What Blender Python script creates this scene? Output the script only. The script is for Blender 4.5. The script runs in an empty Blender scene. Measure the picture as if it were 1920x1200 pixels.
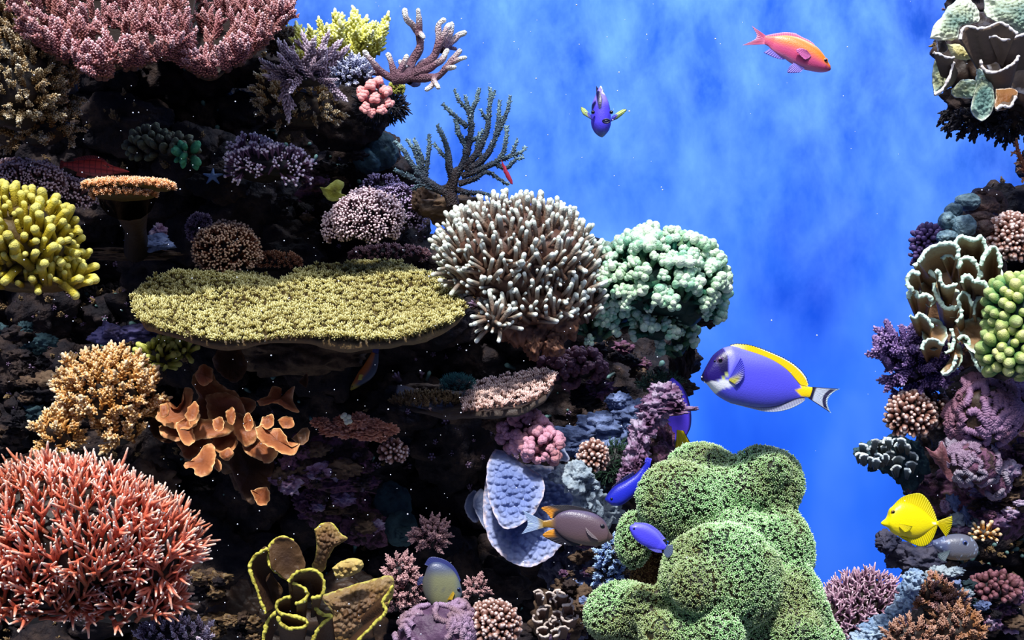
import bpy, math, random
import numpy as np
from mathutils import Vector, Matrix

# ---------------------------------------------------------------- camera, world, lights, exposure
scene = bpy.context.scene
COL = scene.collection
F_PX = 2400.0          # focal length in pixels of the 1920 px wide frame
CAM_Z = 1.6

cam_data = bpy.data.cameras.new('camera')
cam_data.sensor_width = 36.0
cam_data.lens = 36.0 * F_PX / 1920.0
cam_data.clip_start = 0.05
cam = bpy.data.objects.new('camera', cam_data)
cam.location = (0, 0, CAM_Z)
cam.rotation_euler = (math.pi / 2, 0, 0)
COL.objects.link(cam)
scene.camera = cam

world = bpy.data.worlds.new('water_ambient')
scene.world = world
world.use_nodes = True
bg = world.node_tree.nodes['Background']
bg.inputs[0].default_value = (0.18, 0.26, 0.62, 1)
bg.inputs[1].default_value = 0.36

def lamp(name, kind, energy, color, loc, target, **kw):
    l = bpy.data.lights.new(name, kind)
    l.energy = energy
    l.color = color
    for k, v in kw.items():
        setattr(l, k, v)
    o = bpy.data.objects.new(name, l)
    o.location = loc
    d = Vector(target) - Vector(loc)
    o.rotation_euler = d.to_track_quat('-Z', 'Y').to_euler()
    COL.objects.link(o)
    return o

# the strong daylight lamp over the front of the tank
lamp('tank_sun', 'SUN', 5.2, (1.0, 0.98, 0.95), (-0.35, 0.55, 3.9), (0.0, 2.4, 1.0), angle=math.radians(4))
# fill lights added above the frame: a soft front one and a blue one
lamp('front_fill', 'AREA', 42.0, (0.92, 0.95, 1.0), (0.0, 0.7, 3.5), (0, 2.4, 1.2), shape='RECTANGLE', size=3.2, size_y=0.5)
lamp('blue_fill', 'AREA', 16.0, (0.25, 0.42, 1.0), (1.3, 2.6, 3.6), (0.6, 2.6, 1.0), shape='RECTANGLE', size=1.6, size_y=0.6)
# extra unseen light added to brighten the painted back wall
lamp('back_wall_fill', 'AREA', 46.0, (0.80, 0.90, 1.0), (0.55, 3.1, 3.6), (0.55, 4.7, 2.05), shape='RECTANGLE', size=1.8, size_y=0.4)

scene.view_settings.view_transform = 'Standard'
scene.view_settings.look = 'None'
scene.view_settings.gamma = 1.0
scene.view_settings.use_curve_mapping = False
scene.view_settings.exposure = 0.0

# ---------------------------------------------------------------- numeric helpers
RS = np.random.RandomState(11)

def W(px, py, d):
    return np.array([(px - 960.0) * d / F_PX, d, CAM_Z + (600.0 - py) * d / F_PX])

def S(px, d):
    return px * d / F_PX

def lin(c):
    c = [x / 255.0 for x in c]
    return tuple(((x / 12.92) if x <= 0.04045 else ((x + 0.055) / 1.055) ** 2.4) for x in c)

def _hash(ix, iy, iz, seed):
    h = (ix.astype(np.int64) * 374761393 + iy.astype(np.int64) * 668265263 + iz.astype(np.int64) * 2147483647 + seed * 144269504) & 0xffffffff
    h = ((h ^ (h >> 13)) * 1274126177) & 0xffffffff
    h = (h ^ (h >> 16)) & 0xffffffff
    return h.astype(np.float64) / 2147483647.5 - 1.0

def vnoise(p, seed=0):
    p = np.asarray(p, float)
    i = np.floor(p).astype(np.int64)
    f = p - i
    u = f * f * (3 - 2 * f)
    r = 0
    for dx in (0, 1):
        wx = u[:, 0] if dx else 1 - u[:, 0]
        for dy in (0, 1):
            wy = u[:, 1] if dy else 1 - u[:, 1]
            for dz in (0, 1):
                wz = u[:, 2] if dz else 1 - u[:, 2]
                r = r + _hash(i[:, 0] + dx, i[:, 1] + dy, i[:, 2] + dz, seed) * wx * wy * wz
    return r

def fbm(p, octs=4, seed=0, gain=0.5):
    a, r, s = 1.0, 0, 1.0
    for o in range(octs):
        r = r + a * vnoise(np.asarray(p) * s + 17.3 * o, seed + o)
        a *= gain
        s *= 2.03
    return r

def cellular(p, seed=0):
    """distance to the nearest feature point (F1) and second nearest (F2)"""
    p = np.asarray(p, float)
    i = np.floor(p).astype(np.int64)
    f1 = np.full(len(p), 9.0)
    f2 = np.full(len(p), 9.0)
    for dx in (-1, 0, 1):
        for dy in (-1, 0, 1):
            for dz in (-1, 0, 1):
                c = i + np.array([dx, dy, dz])
                q = np.stack([_hash(c[:, 0], c[:, 1], c[:, 2], seed + k) * 0.4 + 0.5 for k in (1, 2, 3)], 1) + c
                d = np.linalg.norm(p - q, axis=1)
                n2 = np.where(d < f1, f1, np.minimum(f2, d))
                f1 = np.minimum(f1, d)
                f2 = n2
    return f1, f2

def resample(pts, n):
    pts = np.asarray(pts, float)
    if len(pts) > 2:      # Catmull-Rom
        out = []
        P_ = np.vstack([2 * pts[0] - pts[1], pts, 2 * pts[-1] - pts[-2]])
        for k in range(1, len(P_) - 2):
            a, b, c, d = P_[k - 1], P_[k], P_[k + 1], P_[k + 2]
            for t in np.linspace(0, 1, 8, endpoint=False):
                out.append(0.5 * (2 * b + (c - a) * t + (2 * a - 5 * b + 4 * c - d) * t * t + (3 * b - a - 3 * c + d) * t ** 3))
        out.append(pts[-1])
        pts = np.array(out)
    seg = np.r_[0, np.cumsum(np.linalg.norm(np.diff(pts, axis=0), axis=1))]
    s = np.linspace(0, seg[-1], n)
    return np.stack([np.interp(s, seg, pts[:, k]) for k in range(pts.shape[1])], 1)

# ---------------------------------------------------------------- geometry container
class Geo:
    __slots__ = ('V', 'Q', 'T', 't', 'c')
    def __init__(self, V, Q=None, T=None, t=None, c=None):
        self.V = np.asarray(V, float).reshape(-1, 3)
        self.Q = np.zeros((0, 4), int) if Q is None else np.asarray(Q, int).reshape(-1, 4)
        self.T = np.zeros((0, 3), int) if T is None else np.asarray(T, int).reshape(-1, 3)
        self.t = np.zeros(len(self.V)) if t is None else np.broadcast_to(np.asarray(t, float), (len(self.V),)).copy()
        self.c = c

def merge(gs):
    gs = [g for g in gs if len(g.V)]
    V, Q, T, t, c = [], [], [], [], []
    o = 0
    for g in gs:
        V.append(g.V); Q.append(g.Q + o); T.append(g.T + o); t.append(g.t)
        if g.c is not None: c.append(g.c)
        o += len(g.V)
    return Geo(np.vstack(V), np.vstack(Q), np.vstack(T), np.concatenate(t), np.vstack(c) if c and len(c) == len(gs) else None)

def grid_faces(nu, nv, wrap_u=False, off=0):
    """vertex index = u*nv + v"""
    U = nu if wrap_u else nu - 1
    u = np.arange(U)[:, None]; v = np.arange(nv - 1)[None, :]
    u2 = (u + 1) % nu
    a = u * nv + v; b = u2 * nv + v; c = u2 * nv + v + 1; d = u * nv + v + 1
    return np.stack([a, b, c, d], -1).reshape(-1, 4) + off

def tube(pts, radii, sides=8, t=(0, 1), cap=True, bump=0.0, bscale=40.0, seed=0):
    pts = np.asarray(pts, float)
    n = len(pts)
    radii = np.broadcast_to(np.asarray(radii, float), (n,)).copy()
    tv = np.linspace(t[0], t[1], n)
    tan = np.gradient(pts, axis=0)
    tan /= np.linalg.norm(tan, axis=1)[:, None] + 1e-12
    if cap:   # rounded end
        e = tan[-1]; r = radii[-1]
        pts = np.vstack([pts, pts[-1] + e * r * 0.55, pts[-1] + e * r * 0.9])
        radii = np.r_[radii, r * 0.8, r * 0.4]
        tan = np.vstack([tan, e, e]); tv = np.r_[tv, t[1], t[1]]
        n += 2
    ref = np.array([0.31, 0.9, 0.2]); ref /= np.linalg.norm(ref)
    if abs(np.dot(tan[0], ref)) > 0.9: ref = np.array([1.0, 0, 0])
    A = np.zeros((n, 3)); a = np.cross(tan[0], ref); a /= np.linalg.norm(a); A[0] = a
    for i in range(1, n):
        a = A[i - 1] - tan[i] * np.dot(A[i - 1], tan[i]); a /= np.linalg.norm(a) + 1e-12; A[i] = a
    B = np.cross(tan, A)
    th = np.arange(sides) * 2 * math.pi / sides
    ring = A[:, None, :] * np.cos(th)[None, :, None] + B[:, None, :] * np.sin(th)[None, :, None]
    R = radii[:, None, None] * np.ones((1, sides, 1))
    V = pts[:, None, :] + ring * R
    V = V.reshape(-1, 3)
    if bump:
        V = V + ring.reshape(-1, 3) * (vnoise(V * bscale, seed) * bump)[:, None] * np.repeat(radii, sides)[:, None]
    idx = np.arange(n * sides).reshape(n, sides)
    a = idx[:-1]; b = np.roll(idx, -1, 1)[:-1]; c = np.roll(idx, -1, 1)[1:]; d = idx[1:]
    Q = np.stack([a, b, c, d], -1).reshape(-1, 4)
    tt = np.repeat(tv, sides)
    V = np.vstack([V, pts[-1] + tan[-1] * radii[-1] * (0.35 if cap else 0)])
    k = len(V) - 1
    last = idx[-1]
    T = np.stack([last, np.roll(last, -1), np.full(sides, k)], 1)
    return Geo(V, Q, T, np.r_[tt, tv[-1]])

def cone(p, d, h, r, sides=4, t=(0.5, 1)):
    d = np.asarray(d, float); d = d / np.linalg.norm(d)
    ref = np.array([0, 0, 1.0]) if abs(d[2]) < 0.9 else np.array([1.0, 0, 0])
    a = np.cross(d, ref); a /= np.linalg.norm(a); b = np.cross(d, a)
    th = np.arange(sides) * 2 * math.pi / sides
    ring = np.asarray(p) + r * (np.cos(th)[:, None] * a + np.sin(th)[:, None] * b)
    top = np.asarray(p) + d * h * 0.8 + 0.62 * r * (np.cos(th)[:, None] * a + np.sin(th)[:, None] * b)
    V = np.vstack([ring, top, np.asarray(p) + d * h])
    i = np.arange(sides); j = (i + 1) % sides
    Q = np.stack([i, j, j + sides, i + sides], 1)
    T = np.stack([i + sides, j + sides, np.full(sides, 2 * sides)], 1)
    return Geo(V, Q, T, np.r_[np.full(sides, t[0]), np.full(sides, t[1]), t[1]])

def _ico(sub):
    phi = (1 + 5 ** 0.5) / 2
    V = [(-1, phi, 0), (1, phi, 0), (-1, -phi, 0), (1, -phi, 0), (0, -1, phi), (0, 1, phi), (0, -1, -phi), (0, 1, -phi), (phi, 0, -1), (phi, 0, 1), (-phi, 0, -1), (-phi, 0, 1)]
    T = [(0, 11, 5), (0, 5, 1), (0, 1, 7), (0, 7, 10), (0, 10, 11), (1, 5, 9), (5, 11, 4), (11, 10, 2), (10, 7, 6), (7, 1, 8), (3, 9, 4), (3, 4, 2), (3, 2, 6), (3, 6, 8), (3, 8, 9), (4, 9, 5), (2, 4, 11), (6, 2, 10), (8, 6, 7), (9, 8, 1)]
    V = np.array(V, float); V /= np.linalg.norm(V, axis=1)[:, None]; T = np.array(T)
    for _ in range(sub):
        E = np.sort(np.vstack([T[:, [0, 1]], T[:, [1, 2]], T[:, [2, 0]]]), 1)
        U, inv = np.unique(E, axis=0, return_inverse=True)
        inv = inv.reshape(-1)
        M = V[U[:, 0]] + V[U[:, 1]]; M /= np.linalg.norm(M, axis=1)[:, None]
        n = len(T); o = len(V)
        a, b, c = inv[:n] + o, inv[n:2 * n] + o, inv[2 * n:] + o
        T = np.vstack([np.stack([T[:, 0], a, c], 1), np.stack([T[:, 1], b, a], 1), np.stack([T[:, 2], c, b], 1), np.stack([a, b, c], 1)])
        V = np.vstack([V, M])
    return V, T
ICO = {k: _ico(k) for k in range(0, 6)}

def ball(c, r, sub=1, t=1.0):
    V, T = ICO[sub]
    return Geo(V * np.asarray(r) + np.asarray(c), None, T, t)

def dir_matrices(D, rs, spin=True):
    D = np.asarray(D, float); D = D / (np.linalg.norm(D, axis=1)[:, None] + 1e-12)
    ref = np.tile([0, 0, 1.0], (len(D), 1)); ref[np.abs(D[:, 2]) > 0.95] = [1.0, 0, 0]
    A = np.cross(ref, D); A /= np.linalg.norm(A, axis=1)[:, None]; B = np.cross(D, A)
    th = rs.rand(len(D)) * 2 * math.pi if spin else np.zeros(len(D))
    c, s = np.cos(th)[:, None], np.sin(th)[:, None]
    X = A * c + B * s; Y = -A * s + B * c
    return np.stack([X, Y, D], -1)      # columns

def batch(geos, pos, R, scale, pick=None):
    """one joined Geo holding a copy of geos[pick] at each position"""
    n = len(pos)
    if pick is None: pick = np.arange(n) % len(geos)
    scale = np.asarray(scale, float)
    if scale.ndim == 1: scale = np.repeat(scale[:, None], 3, 1)
    out = []
    for k, g in enumerate(geos):
        m = np.where(pick == k)[0]
        if not len(m): continue
        V = np.einsum('nij,nvj->nvi', R[m], g.V[None] * scale[m][:, None, :]) + pos[m][:, None, :]
        nv = len(g.V); off = (np.arange(len(m)) * nv)[:, None, None]
        out.append(Geo(V.reshape(-1, 3), (g.Q[None] + off).reshape(-1, 4), (g.T[None] + off).reshape(-1, 3), np.tile(g.t, len(m))))
    return merge(out)

# ---------------------------------------------------------------- objects
def mesh(name, g, mat, smooth=True):
    me = bpy.data.meshes.new(name)
    nQ, nT = len(g.Q), len(g.T)
    me.vertices.add(len(g.V)); me.vertices.foreach_set('co', g.V.astype(np.float32).ravel())
    me.loops.add(nQ * 4 + nT * 3); me.loops.foreach_set('vertex_index', np.r_[g.Q.ravel(), g.T.ravel()].astype(np.int32))
    me.polygons.add(nQ + nT)
    me.polygons.foreach_set('loop_start', np.r_[np.arange(nQ) * 4, nQ * 4 + np.arange(nT) * 3].astype(np.int32))
    me.polygons.foreach_set('use_smooth', np.full(nQ + nT, smooth))
    me.update(calc_edges=True)
    a = me.attributes.new('t', 'FLOAT', 'POINT'); a.data.foreach_set('value', g.t.astype(np.float32))
    if g.c is not None:
        a = me.attributes.new('col', 'FLOAT_COLOR', 'POINT')
        a.data.foreach_set('color', np.hstack([g.c, np.ones((len(g.c), 1))]).astype(np.float32).ravel())
    me.validate()
    if mat: me.materials.append(mat)
    return me

def thing(name, label, cat, loc, group=None):
    o = bpy.data.objects.new(name, None)
    o.empty_display_size = 0.02
    o.location = tuple(loc)
    COL.objects.link(o)
    o['label'] = label; o['category'] = cat
    if group: o['group'] = group
    return o

def absloc(o):
    v = np.array(o.location)
    while o.parent:
        o = o.parent; v = v + np.array(o.location)
    return v

BODY = {}
def part(name, g, mat, parent, label=None, kind=None, smooth=True):
    """a mesh part given in world coordinates"""
    l = absloc(parent)
    c = (g.V.min(0) + g.V.max(0)) / 2
    o = bpy.data.objects.new(name, mesh(name, Geo(g.V - c, g.Q, g.T, g.t, g.c), mat, smooth))
    o.location = tuple(c - l)
    o.parent = parent
    COL.objects.link(o)
    if name == 'body': BODY[parent.name] = g
    if label: o['label'] = label
    if kind: o['kind'] = kind
    return o

def solo(name, g, mat, label=None, cat=None, kind=None, group=None, smooth=True):
    c = (g.V.min(0) + g.V.max(0)) / 2
    o = bpy.data.objects.new(name, mesh(name, Geo(g.V - c, g.Q, g.T, g.t, g.c), mat, smooth))
    o.location = tuple(c)
    COL.objects.link(o)
    if label: o['label'] = label
    if cat: o['category'] = cat
    if kind: o['kind'] = kind
    if group: o['group'] = group
    return o

def place(name, meshes, pos, R, scale, parent, pick=None):
    """individual part objects that share mesh data"""
    l = absloc(parent)
    for i in range(len(pos)):
        me = meshes[(i if pick is None else pick[i]) % len(meshes)]
        o = bpy.data.objects.new(name, me)
        s = scale[i] if np.ndim(scale[i]) else (scale[i],) * 3
        M = Matrix([[R[i][r][c] * s[c] for c in range(3)] + [pos[i][r] - l[r]] for r in range(3)] + [[0, 0, 0, 1]])
        o.parent = parent
        o.matrix_basis = M
        COL.objects.link(o)

# ---------------------------------------------------------------- materials
def mat_new(name):
    m = bpy.data.materials.new(name); m.use_nodes = True
    nt = m.node_tree
    return m, nt, nt.nodes['Principled BSDF']

def node(nt, typ, **kw):
    n = nt.nodes.new(typ)
    for k, v in kw.items():
        if k.startswith('i_'): n.inputs[int(k[2:])].default_value = v
        else: setattr(n, k, v)
    return n

def mixc(nt, fac, a, b, blend='MIX'):
    m = nt.nodes.new('ShaderNodeMix'); m.data_type = 'RGBA'; m.blend_type = blend
    for sock, v in ((m.inputs[0], fac), (m.inputs[6], a), (m.inputs[7], b)):
        if hasattr(v, 'node'): nt.links.new(v, sock)
        elif isinstance(v, (int, float)): sock.default_value = v
        else: sock.default_value = (*v, 1)
    return m.outputs[2]

def add_bump(nt, bsdf, scale, strength, dist=0.004, vor=False):
    geo = nt.nodes.new('ShaderNodeNewGeometry')
    if vor:
        n = node(nt, 'ShaderNodeTexVoronoi'); n.inputs['Scale'].default_value = scale; out = n.outputs['Distance']
    else:
        n = node(nt, 'ShaderNodeTexNoise'); n.inputs['Scale'].default_value = scale; n.inputs['Detail'].default_value = 3; out = n.outputs[0]
    nt.links.new(geo.outputs['Position'], n.inputs['Vector'])
    b = nt.nodes.new('ShaderNodeBump'); b.inputs['Strength'].default_value = strength; b.inputs['Distance'].default_value = dist
    if vor: b.invert = True
    nt.links.new(out, b.inputs['Height']); nt.links.new(b.outputs[0], bsdf.inputs['Normal'])

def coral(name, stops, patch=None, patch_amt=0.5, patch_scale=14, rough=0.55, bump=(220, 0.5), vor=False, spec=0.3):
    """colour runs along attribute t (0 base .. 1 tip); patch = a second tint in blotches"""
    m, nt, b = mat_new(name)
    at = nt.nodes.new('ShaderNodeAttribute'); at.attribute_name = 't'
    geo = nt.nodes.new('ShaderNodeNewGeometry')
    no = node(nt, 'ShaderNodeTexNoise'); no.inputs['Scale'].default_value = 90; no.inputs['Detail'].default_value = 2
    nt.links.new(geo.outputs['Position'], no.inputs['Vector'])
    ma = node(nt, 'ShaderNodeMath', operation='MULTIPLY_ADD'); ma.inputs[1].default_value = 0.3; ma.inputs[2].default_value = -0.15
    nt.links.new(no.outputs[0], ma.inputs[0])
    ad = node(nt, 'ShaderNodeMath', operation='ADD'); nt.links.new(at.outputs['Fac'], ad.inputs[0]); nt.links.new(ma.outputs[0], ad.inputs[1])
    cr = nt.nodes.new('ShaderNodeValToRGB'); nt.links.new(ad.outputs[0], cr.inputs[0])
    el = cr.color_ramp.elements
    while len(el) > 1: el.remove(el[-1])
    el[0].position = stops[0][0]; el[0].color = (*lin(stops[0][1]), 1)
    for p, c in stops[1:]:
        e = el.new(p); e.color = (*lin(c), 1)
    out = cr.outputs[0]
    if patch:
        n2 = node(nt, 'ShaderNodeTexNoise'); n2.inputs['Scale'].default_value = patch_scale; n2.inputs['Detail'].default_value = 2
        nt.links.new(geo.outputs['Position'], n2.inputs['Vector'])
        r2 = nt.nodes.new('ShaderNodeValToRGB'); r2.color_ramp.elements[0].position = 0.42; r2.color_ramp.elements[1].position = 0.62
        r2.color_ramp.elements[1].color = (patch_amt, patch_amt, patch_amt, 1)
        nt.links.new(n2.outputs[0], r2.inputs[0])
        out = mixc(nt, r2.outputs[0], out, lin(patch))
    nt.links.new(out, b.inputs['Base Color'])
    b.inputs['Roughness'].default_value = rough
    b.inputs['Specular IOR Level'].default_value = spec
    if bump: add_bump(nt, b, bump[0], bump[1], vor=vor)
    return m

def rockmat(name, cols, scale=9, bump=(60, 0.9), rough=0.8):
    m, nt, b = mat_new(name)
    geo = nt.nodes.new('ShaderNodeNewGeometry')
    n = node(nt, 'ShaderNodeTexNoise'); n.inputs['Scale'].default_value = scale; n.inputs['Detail'].default_value = 6; n.inputs['Roughness'].default_value = 0.65
    nt.links.new(geo.outputs['Position'], n.inputs['Vector'])
    cr = nt.nodes.new('ShaderNodeValToRGB'); nt.links.new(n.outputs[0], cr.inputs[0])
    el = cr.color_ramp.elements
    while len(el) > 1: el.remove(el[-1])
    el[0].position = 0.3; el[0].color = (*lin(cols[0]), 1)
    for k, c in enumerate(cols[1:]):
        e = el.new(0.3 + 0.42 * (k + 1) / (len(cols) - 1)); e.color = (*lin(c), 1)
    nt.links.new(cr.outputs[0], b.inputs['Base Color'])
    b.inputs['Roughness'].default_value = rough
    b.inputs['Specular IOR Level'].default_value = 0.2
    add_bump(nt, b, bump[0], bump[1], 0.008)
    return m

def plain(name, rgb, rough=0.4, spec=0.4):
    m, nt, b = mat_new(name)
    b.inputs['Base Color'].default_value = (*lin(rgb), 1); b.inputs['Roughness'].default_value = rough
    b.inputs['Specular IOR Level'].default_value = spec
    return m

def fishskin(name, rough=0.38, bump=0.12, scale=420, alpha=1.0):
    m, nt, b = mat_new(name)
    at = nt.nodes.new('ShaderNodeAttribute'); at.attribute_name = 'col'
    nt.links.new(at.outputs['Color'], b.inputs['Base Color'])
    b.inputs['Roughness'].default_value = rough
    b.inputs['Specular IOR Level'].default_value = 0.45
    b.inputs['Alpha'].default_value = alpha
    add_bump(nt, b, scale, bump, 0.002, vor=True)
    return m

# ---------------------------------------------------------------- unit pieces (length 1 along +Z)
def u_finger(seed, r=0.13, sides=8, rings=6, bend=0.12, swell=1.0, bump=0.10):
    rs = np.random.RandomState(seed)
    z = np.linspace(0, 1, rings)
    a = rs.rand() * 6.28
    pts = np.stack([np.cos(a) * bend * z ** 2, np.sin(a) * bend * z ** 2, z], 1)
    rad = r * (1.0 - 0.22 * np.sin(z * math.pi * 0.8) + (swell - 1) * z ** 3)
    rad[-1] *= 0.9
    return tube(pts, rad, sides, bump=bump, bscale=6, seed=seed)

def u_bottle(seed, r=0.10, cones=46, csize=0.13, sides=6, taper=0.45, fork=True):
    rs = np.random.RandomState(seed)
    z = np.linspace(0, 1, 6)
    a = rs.rand() * 6.28; bend = 0.12
    ax = lambda t: np.array([math.cos(a) * bend * t * t, math.sin(a) * bend * t * t, t])
    gs = [tube([ax(t) for t in z], r * (1 - (1 - taper) * z), sides, t=(0, 0.55))]
    for k in range(cones):
        t = 0.12 + 0.86 * (k + 0.5) / cones
        th = k * 2.4 + rs.rand() * 0.5
        d = np.array([math.cos(th), math.sin(th), 0.75 + 0.5 * t])
        rr = r * (1 - (1 - taper) * t) * 0.8
        gs.append(cone(ax(t) + rr * np.array([math.cos(th), math.sin(th), 0]), d, csize * (0.8 + 0.5 * rs.rand()) * (1.15 - 0.5 * t), csize * 0.34, 4, (0.3 + 0.3 * t, 0.62 + 0.35 * t)))
    gs.append(cone(ax(1.0), (0, 0, 1), csize * 1.1, csize * 0.4, 5, (0.8, 1)))
    if fork:
        for s in range(rs.randint(1, 3)):
            th = rs.rand() * 6.28; t0 = 0.3 + rs.rand() * 0.3
            d = np.array([math.cos(th) * 0.75, math.sin(th) * 0.75, 1.0]); d /= np.linalg.norm(d)
            L = 0.42
            gs.append(tube([ax(t0), ax(t0) + d * L * 0.5, ax(t0) + d * L], [r * 0.6, r * 0.55, r * 0.4], 5, t=(0.2, 0.6)))
            for k in range(12):
                q = 0.2 + 0.8 * k / 12; ph = k * 2.4
                e = np.array([math.cos(ph), math.sin(ph), 0.5])
                gs.append(cone(ax(t0) + d * L * q + e * r * 0.35, e + d, csize * 0.8, csize * 0.3, 4, (0.5, 0.9)))
    return merge(gs)

def u_nub(seed, n=5):
    rs = np.random.RandomState(seed)
    gs = [tube([(0, 0, 0), (0, 0, 0.55)], [0.22, 0.20], 5, t=(0, 0.5), cap=False)]
    for k in range(n):
        th = k * 6.28 / n + rs.rand() * 0.5
        gs.append(cone((0.17 * math.cos(th), 0.17 * math.sin(th), 0.42 + 0.2 * rs.rand()), (0.6 * math.cos(th), 0.6 * math.sin(th), 1), 0.34, 0.12, 4, (0.55, 0.92)))
    gs.append(cone((0, 0, 0.5), (0, 0, 1), 0.5, 0.14, 4, (0.6, 1)))
    return merge(gs)

def u_twig(seed, r=0.075, prongs=4, sides=5, taper=0.35, spread=0.8, plen=0.42):
    rs = np.random.RandomState(seed)
    z = np.linspace(0, 1, 5)
    a = rs.rand() * 6.28; bend = 0.22
    ax = lambda t: np.array([math.cos(a) * bend * t * t, math.sin(a) * bend * t * t, t])
    gs = [tube([ax(t) for t in z], r * (1 - (1 - taper) * z), sides, t=(0, 1), bump=0.12, bscale=9, seed=seed)]
    for k in range(prongs):
        t0 = 0.2 + 0.5 * (k + rs.rand()) / prongs
        th = a + 3.1 + k * 2.5 + rs.rand() * 0.8
        d = np.array([math.cos(th) * spread, math.sin(th) * spread, 1.0]); d /= np.linalg.norm(d)
        L = plen * (0.7 + 0.6 * rs.rand())
        p0 = ax(t0); up = np.array([0, 0, 1.0])
        gs.append(tube([p0, p0 + d * L * 0.4, p0 + d * L * 0.7 + up * L * 0.1, p0 + d * L + up * L * 0.28], [r * 0.8, r * 0.7, r * 0.55, r * taper], sides, t=(t0 * 0.8, 1), bump=0.12, bscale=9, seed=seed + k))
    return merge(gs)

def u_knob(seed, balls=9, sub=1, r=0.30, stalk=0.20, spread=0.36):
    rs = np.random.RandomState(seed)
    gs = [tube([(0, 0, 0), (0, 0, 0.35), (0, 0, 0.7)], [stalk, stalk * 0.9, stalk * 1.3], 6, t=(0, 0.45), cap=False)]
    for k in range(balls):
        th = k * 2.4; q = math.sqrt((k + 0.4) / balls) * spread
        z = 0.80 - 0.9 * q * q + rs.rand() * 0.10
        gs.append(ball((q * math.cos(th), q * math.sin(th), z), r * (0.55 + 0.3 * rs.rand()) * np.array([1, 1, 1.15]), sub, 0.5 + 0.5 * (z - 0.45) / 0.5))
    return merge(gs)

def u_bead(seed, sub=2):
    V, T = ICO[sub]
    V = V * np.array([0.30, 0.30, 0.5]) + np.array([0, 0, 0.5])
    V = V * (1 + 0.06 * vnoise(V * 7, seed))[:, None]
    return Geo(V, None, T, np.clip(V[:, 2], 0, 1))

def u_polyp(seed):
    rs = np.random.RandomState(seed)
    th = rs.rand() * 6.28
    gs = [tube([(0, 0, 0), (0.1 * math.cos(th), 0.1 * math.sin(th), 0.55)], [0.16, 0.14], 4, t=(0, 0.3), cap=False)]
    for k in range(4):
        a = th + k * 1.571
        gs.append(cone((0.06 * math.cos(a), 0.06 * math.sin(a), 0.5), (math.cos(a) * 0.95, math.sin(a) * 0.95, 0.7), 0.55, 0.14, 3, (0.6, 1)))
    return merge(gs)

FING = [u_finger(k, 0.115) for k in range(6)]
FINGFAT = [u_finger(k + 20, 0.2, swell=1.12) for k in range(6)]
BOTTLE = [u_bottle(k + 30) for k in range(6)]
NUB = [u_nub(k) for k in range(5)]
TWIG = [u_twig(k + 60) for k in range(8)]
KNOB = [u_knob(k + 80) for k in range(6)]
BEAD = [u_bead(k) for k in range(4)]
POLYP = [u_polyp(k) for k in range(5)]
BUD = [u_finger(k + 90, 0.24, sides=6, rings=4, bend=0.08, swell=1.35) for k in range(4)]
SPIRE = [u_bottle(k + 330, r=0.085, cones=70, csize=0.105, taper=0.35, fork=True) for k in range(6)]
def u_dots(seed, arms=4, br=0.105):
    rs = np.random.RandomState(seed); gs = []
    for k in range(arms):
        th = k * 6.28 / arms + rs.rand(); q = 0.12 + 0.22 * rs.rand()
        e = np.array([q * math.cos(th), q * math.sin(th), 0.8 + 0.2 * rs.rand()])
        gs.append(tube([(0, 0, 0), e * 0.55 * [0.6, 0.6, 1], e], [0.07, 0.06, 0.06], 4, t=(0, 0.55), cap=False))
        gs.append(ball(e, br, 0, 1.0))
    return merge(gs)
DOTS = [u_dots(k) for k in range(5)]
BUSHLOW = [u_bottle(k + 140, r=0.12, cones=9, csize=0.3, taper=0.6, sides=5) for k in range(3)]
LOWFING = [u_finger(k + 40, 0.17, sides=5, rings=4) for k in range(4)]
_mesh_cache = {}
def unit_meshes(key, units, mat):
    k = (key, mat.name)
    if k not in _mesh_cache:
        _mesh_cache[k] = [mesh(key + '_form', g, mat) for g in units]
    return _mesh_cache[k]

# ---------------------------------------------------------------- rocks and blobs
def blob_geo(px, py, d, rx, ry, rz=None, seed=0, rough=0.25, freq=2.2, sub=4, octs=4, ridge=False):
    """an irregular lump centred behind pixel (px,py) at distance d, radii in pixels"""
    rz = rx if rz is None else rz
    V, T = ICO[sub]
    n = fbm(V * freq + seed * 3.7, octs, seed)
    if ridge: n = 0.6 - np.abs(n) * 1.6
    V = V * (1 + rough * n)[:, None]
    V = V * np.array([S(rx, d), S(rz, d), S(ry, d)]) + W(px, py, d)
    return Geo(V, None, T, np.clip(0.5 + n * 0.5, 0, 1))

def melt(blobs, voxel, smooth):
    """ellipsoids flowed into one skin: voxel remesh and smoothing, evaluated to plain arrays"""
    gs = [blob_geo(*b, seed=400 + k, rough=0.10, sub=3, octs=3) for k, b in enumerate(blobs)]
    me = mesh('melt_tmp', merge(gs), None)
    o = bpy.data.objects.new('melt_tmp', me); COL.objects.link(o)
    r = o.modifiers.new('r', 'REMESH'); r.mode = 'VOXEL'; r.voxel_size = voxel
    s = o.modifiers.new('s', 'SMOOTH'); s.factor = 0.6; s.iterations = smooth
    dg = bpy.context.evaluated_depsgraph_get()
    ev = o.evaluated_get(dg); m2 = ev.to_mesh()
    V = np.zeros(len(m2.vertices) * 3); m2.vertices.foreach_get('co', V); V = V.reshape(-1, 3)
    Q = np.zeros(len(m2.loops), int); m2.loops.foreach_get('vertex_index', Q)
    tot = np.zeros(len(m2.polygons), int); m2.polygons.foreach_get('loop_total', tot)
    st = np.zeros(len(m2.polygons), int); m2.polygons.foreach_get('loop_start', st)
    st = st[tot == 4]
    Q = np.stack([Q[st + k] for k in range(4)], 1)
    ev.to_mesh_clear()
    bpy.data.objects.remove(o); bpy.data.meshes.remove(me)
    n = np.cross(V[Q[:, 2]] - V[Q[:, 0]], V[Q[:, 3]] - V[Q[:, 1]])
    return V, Q, n

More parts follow.
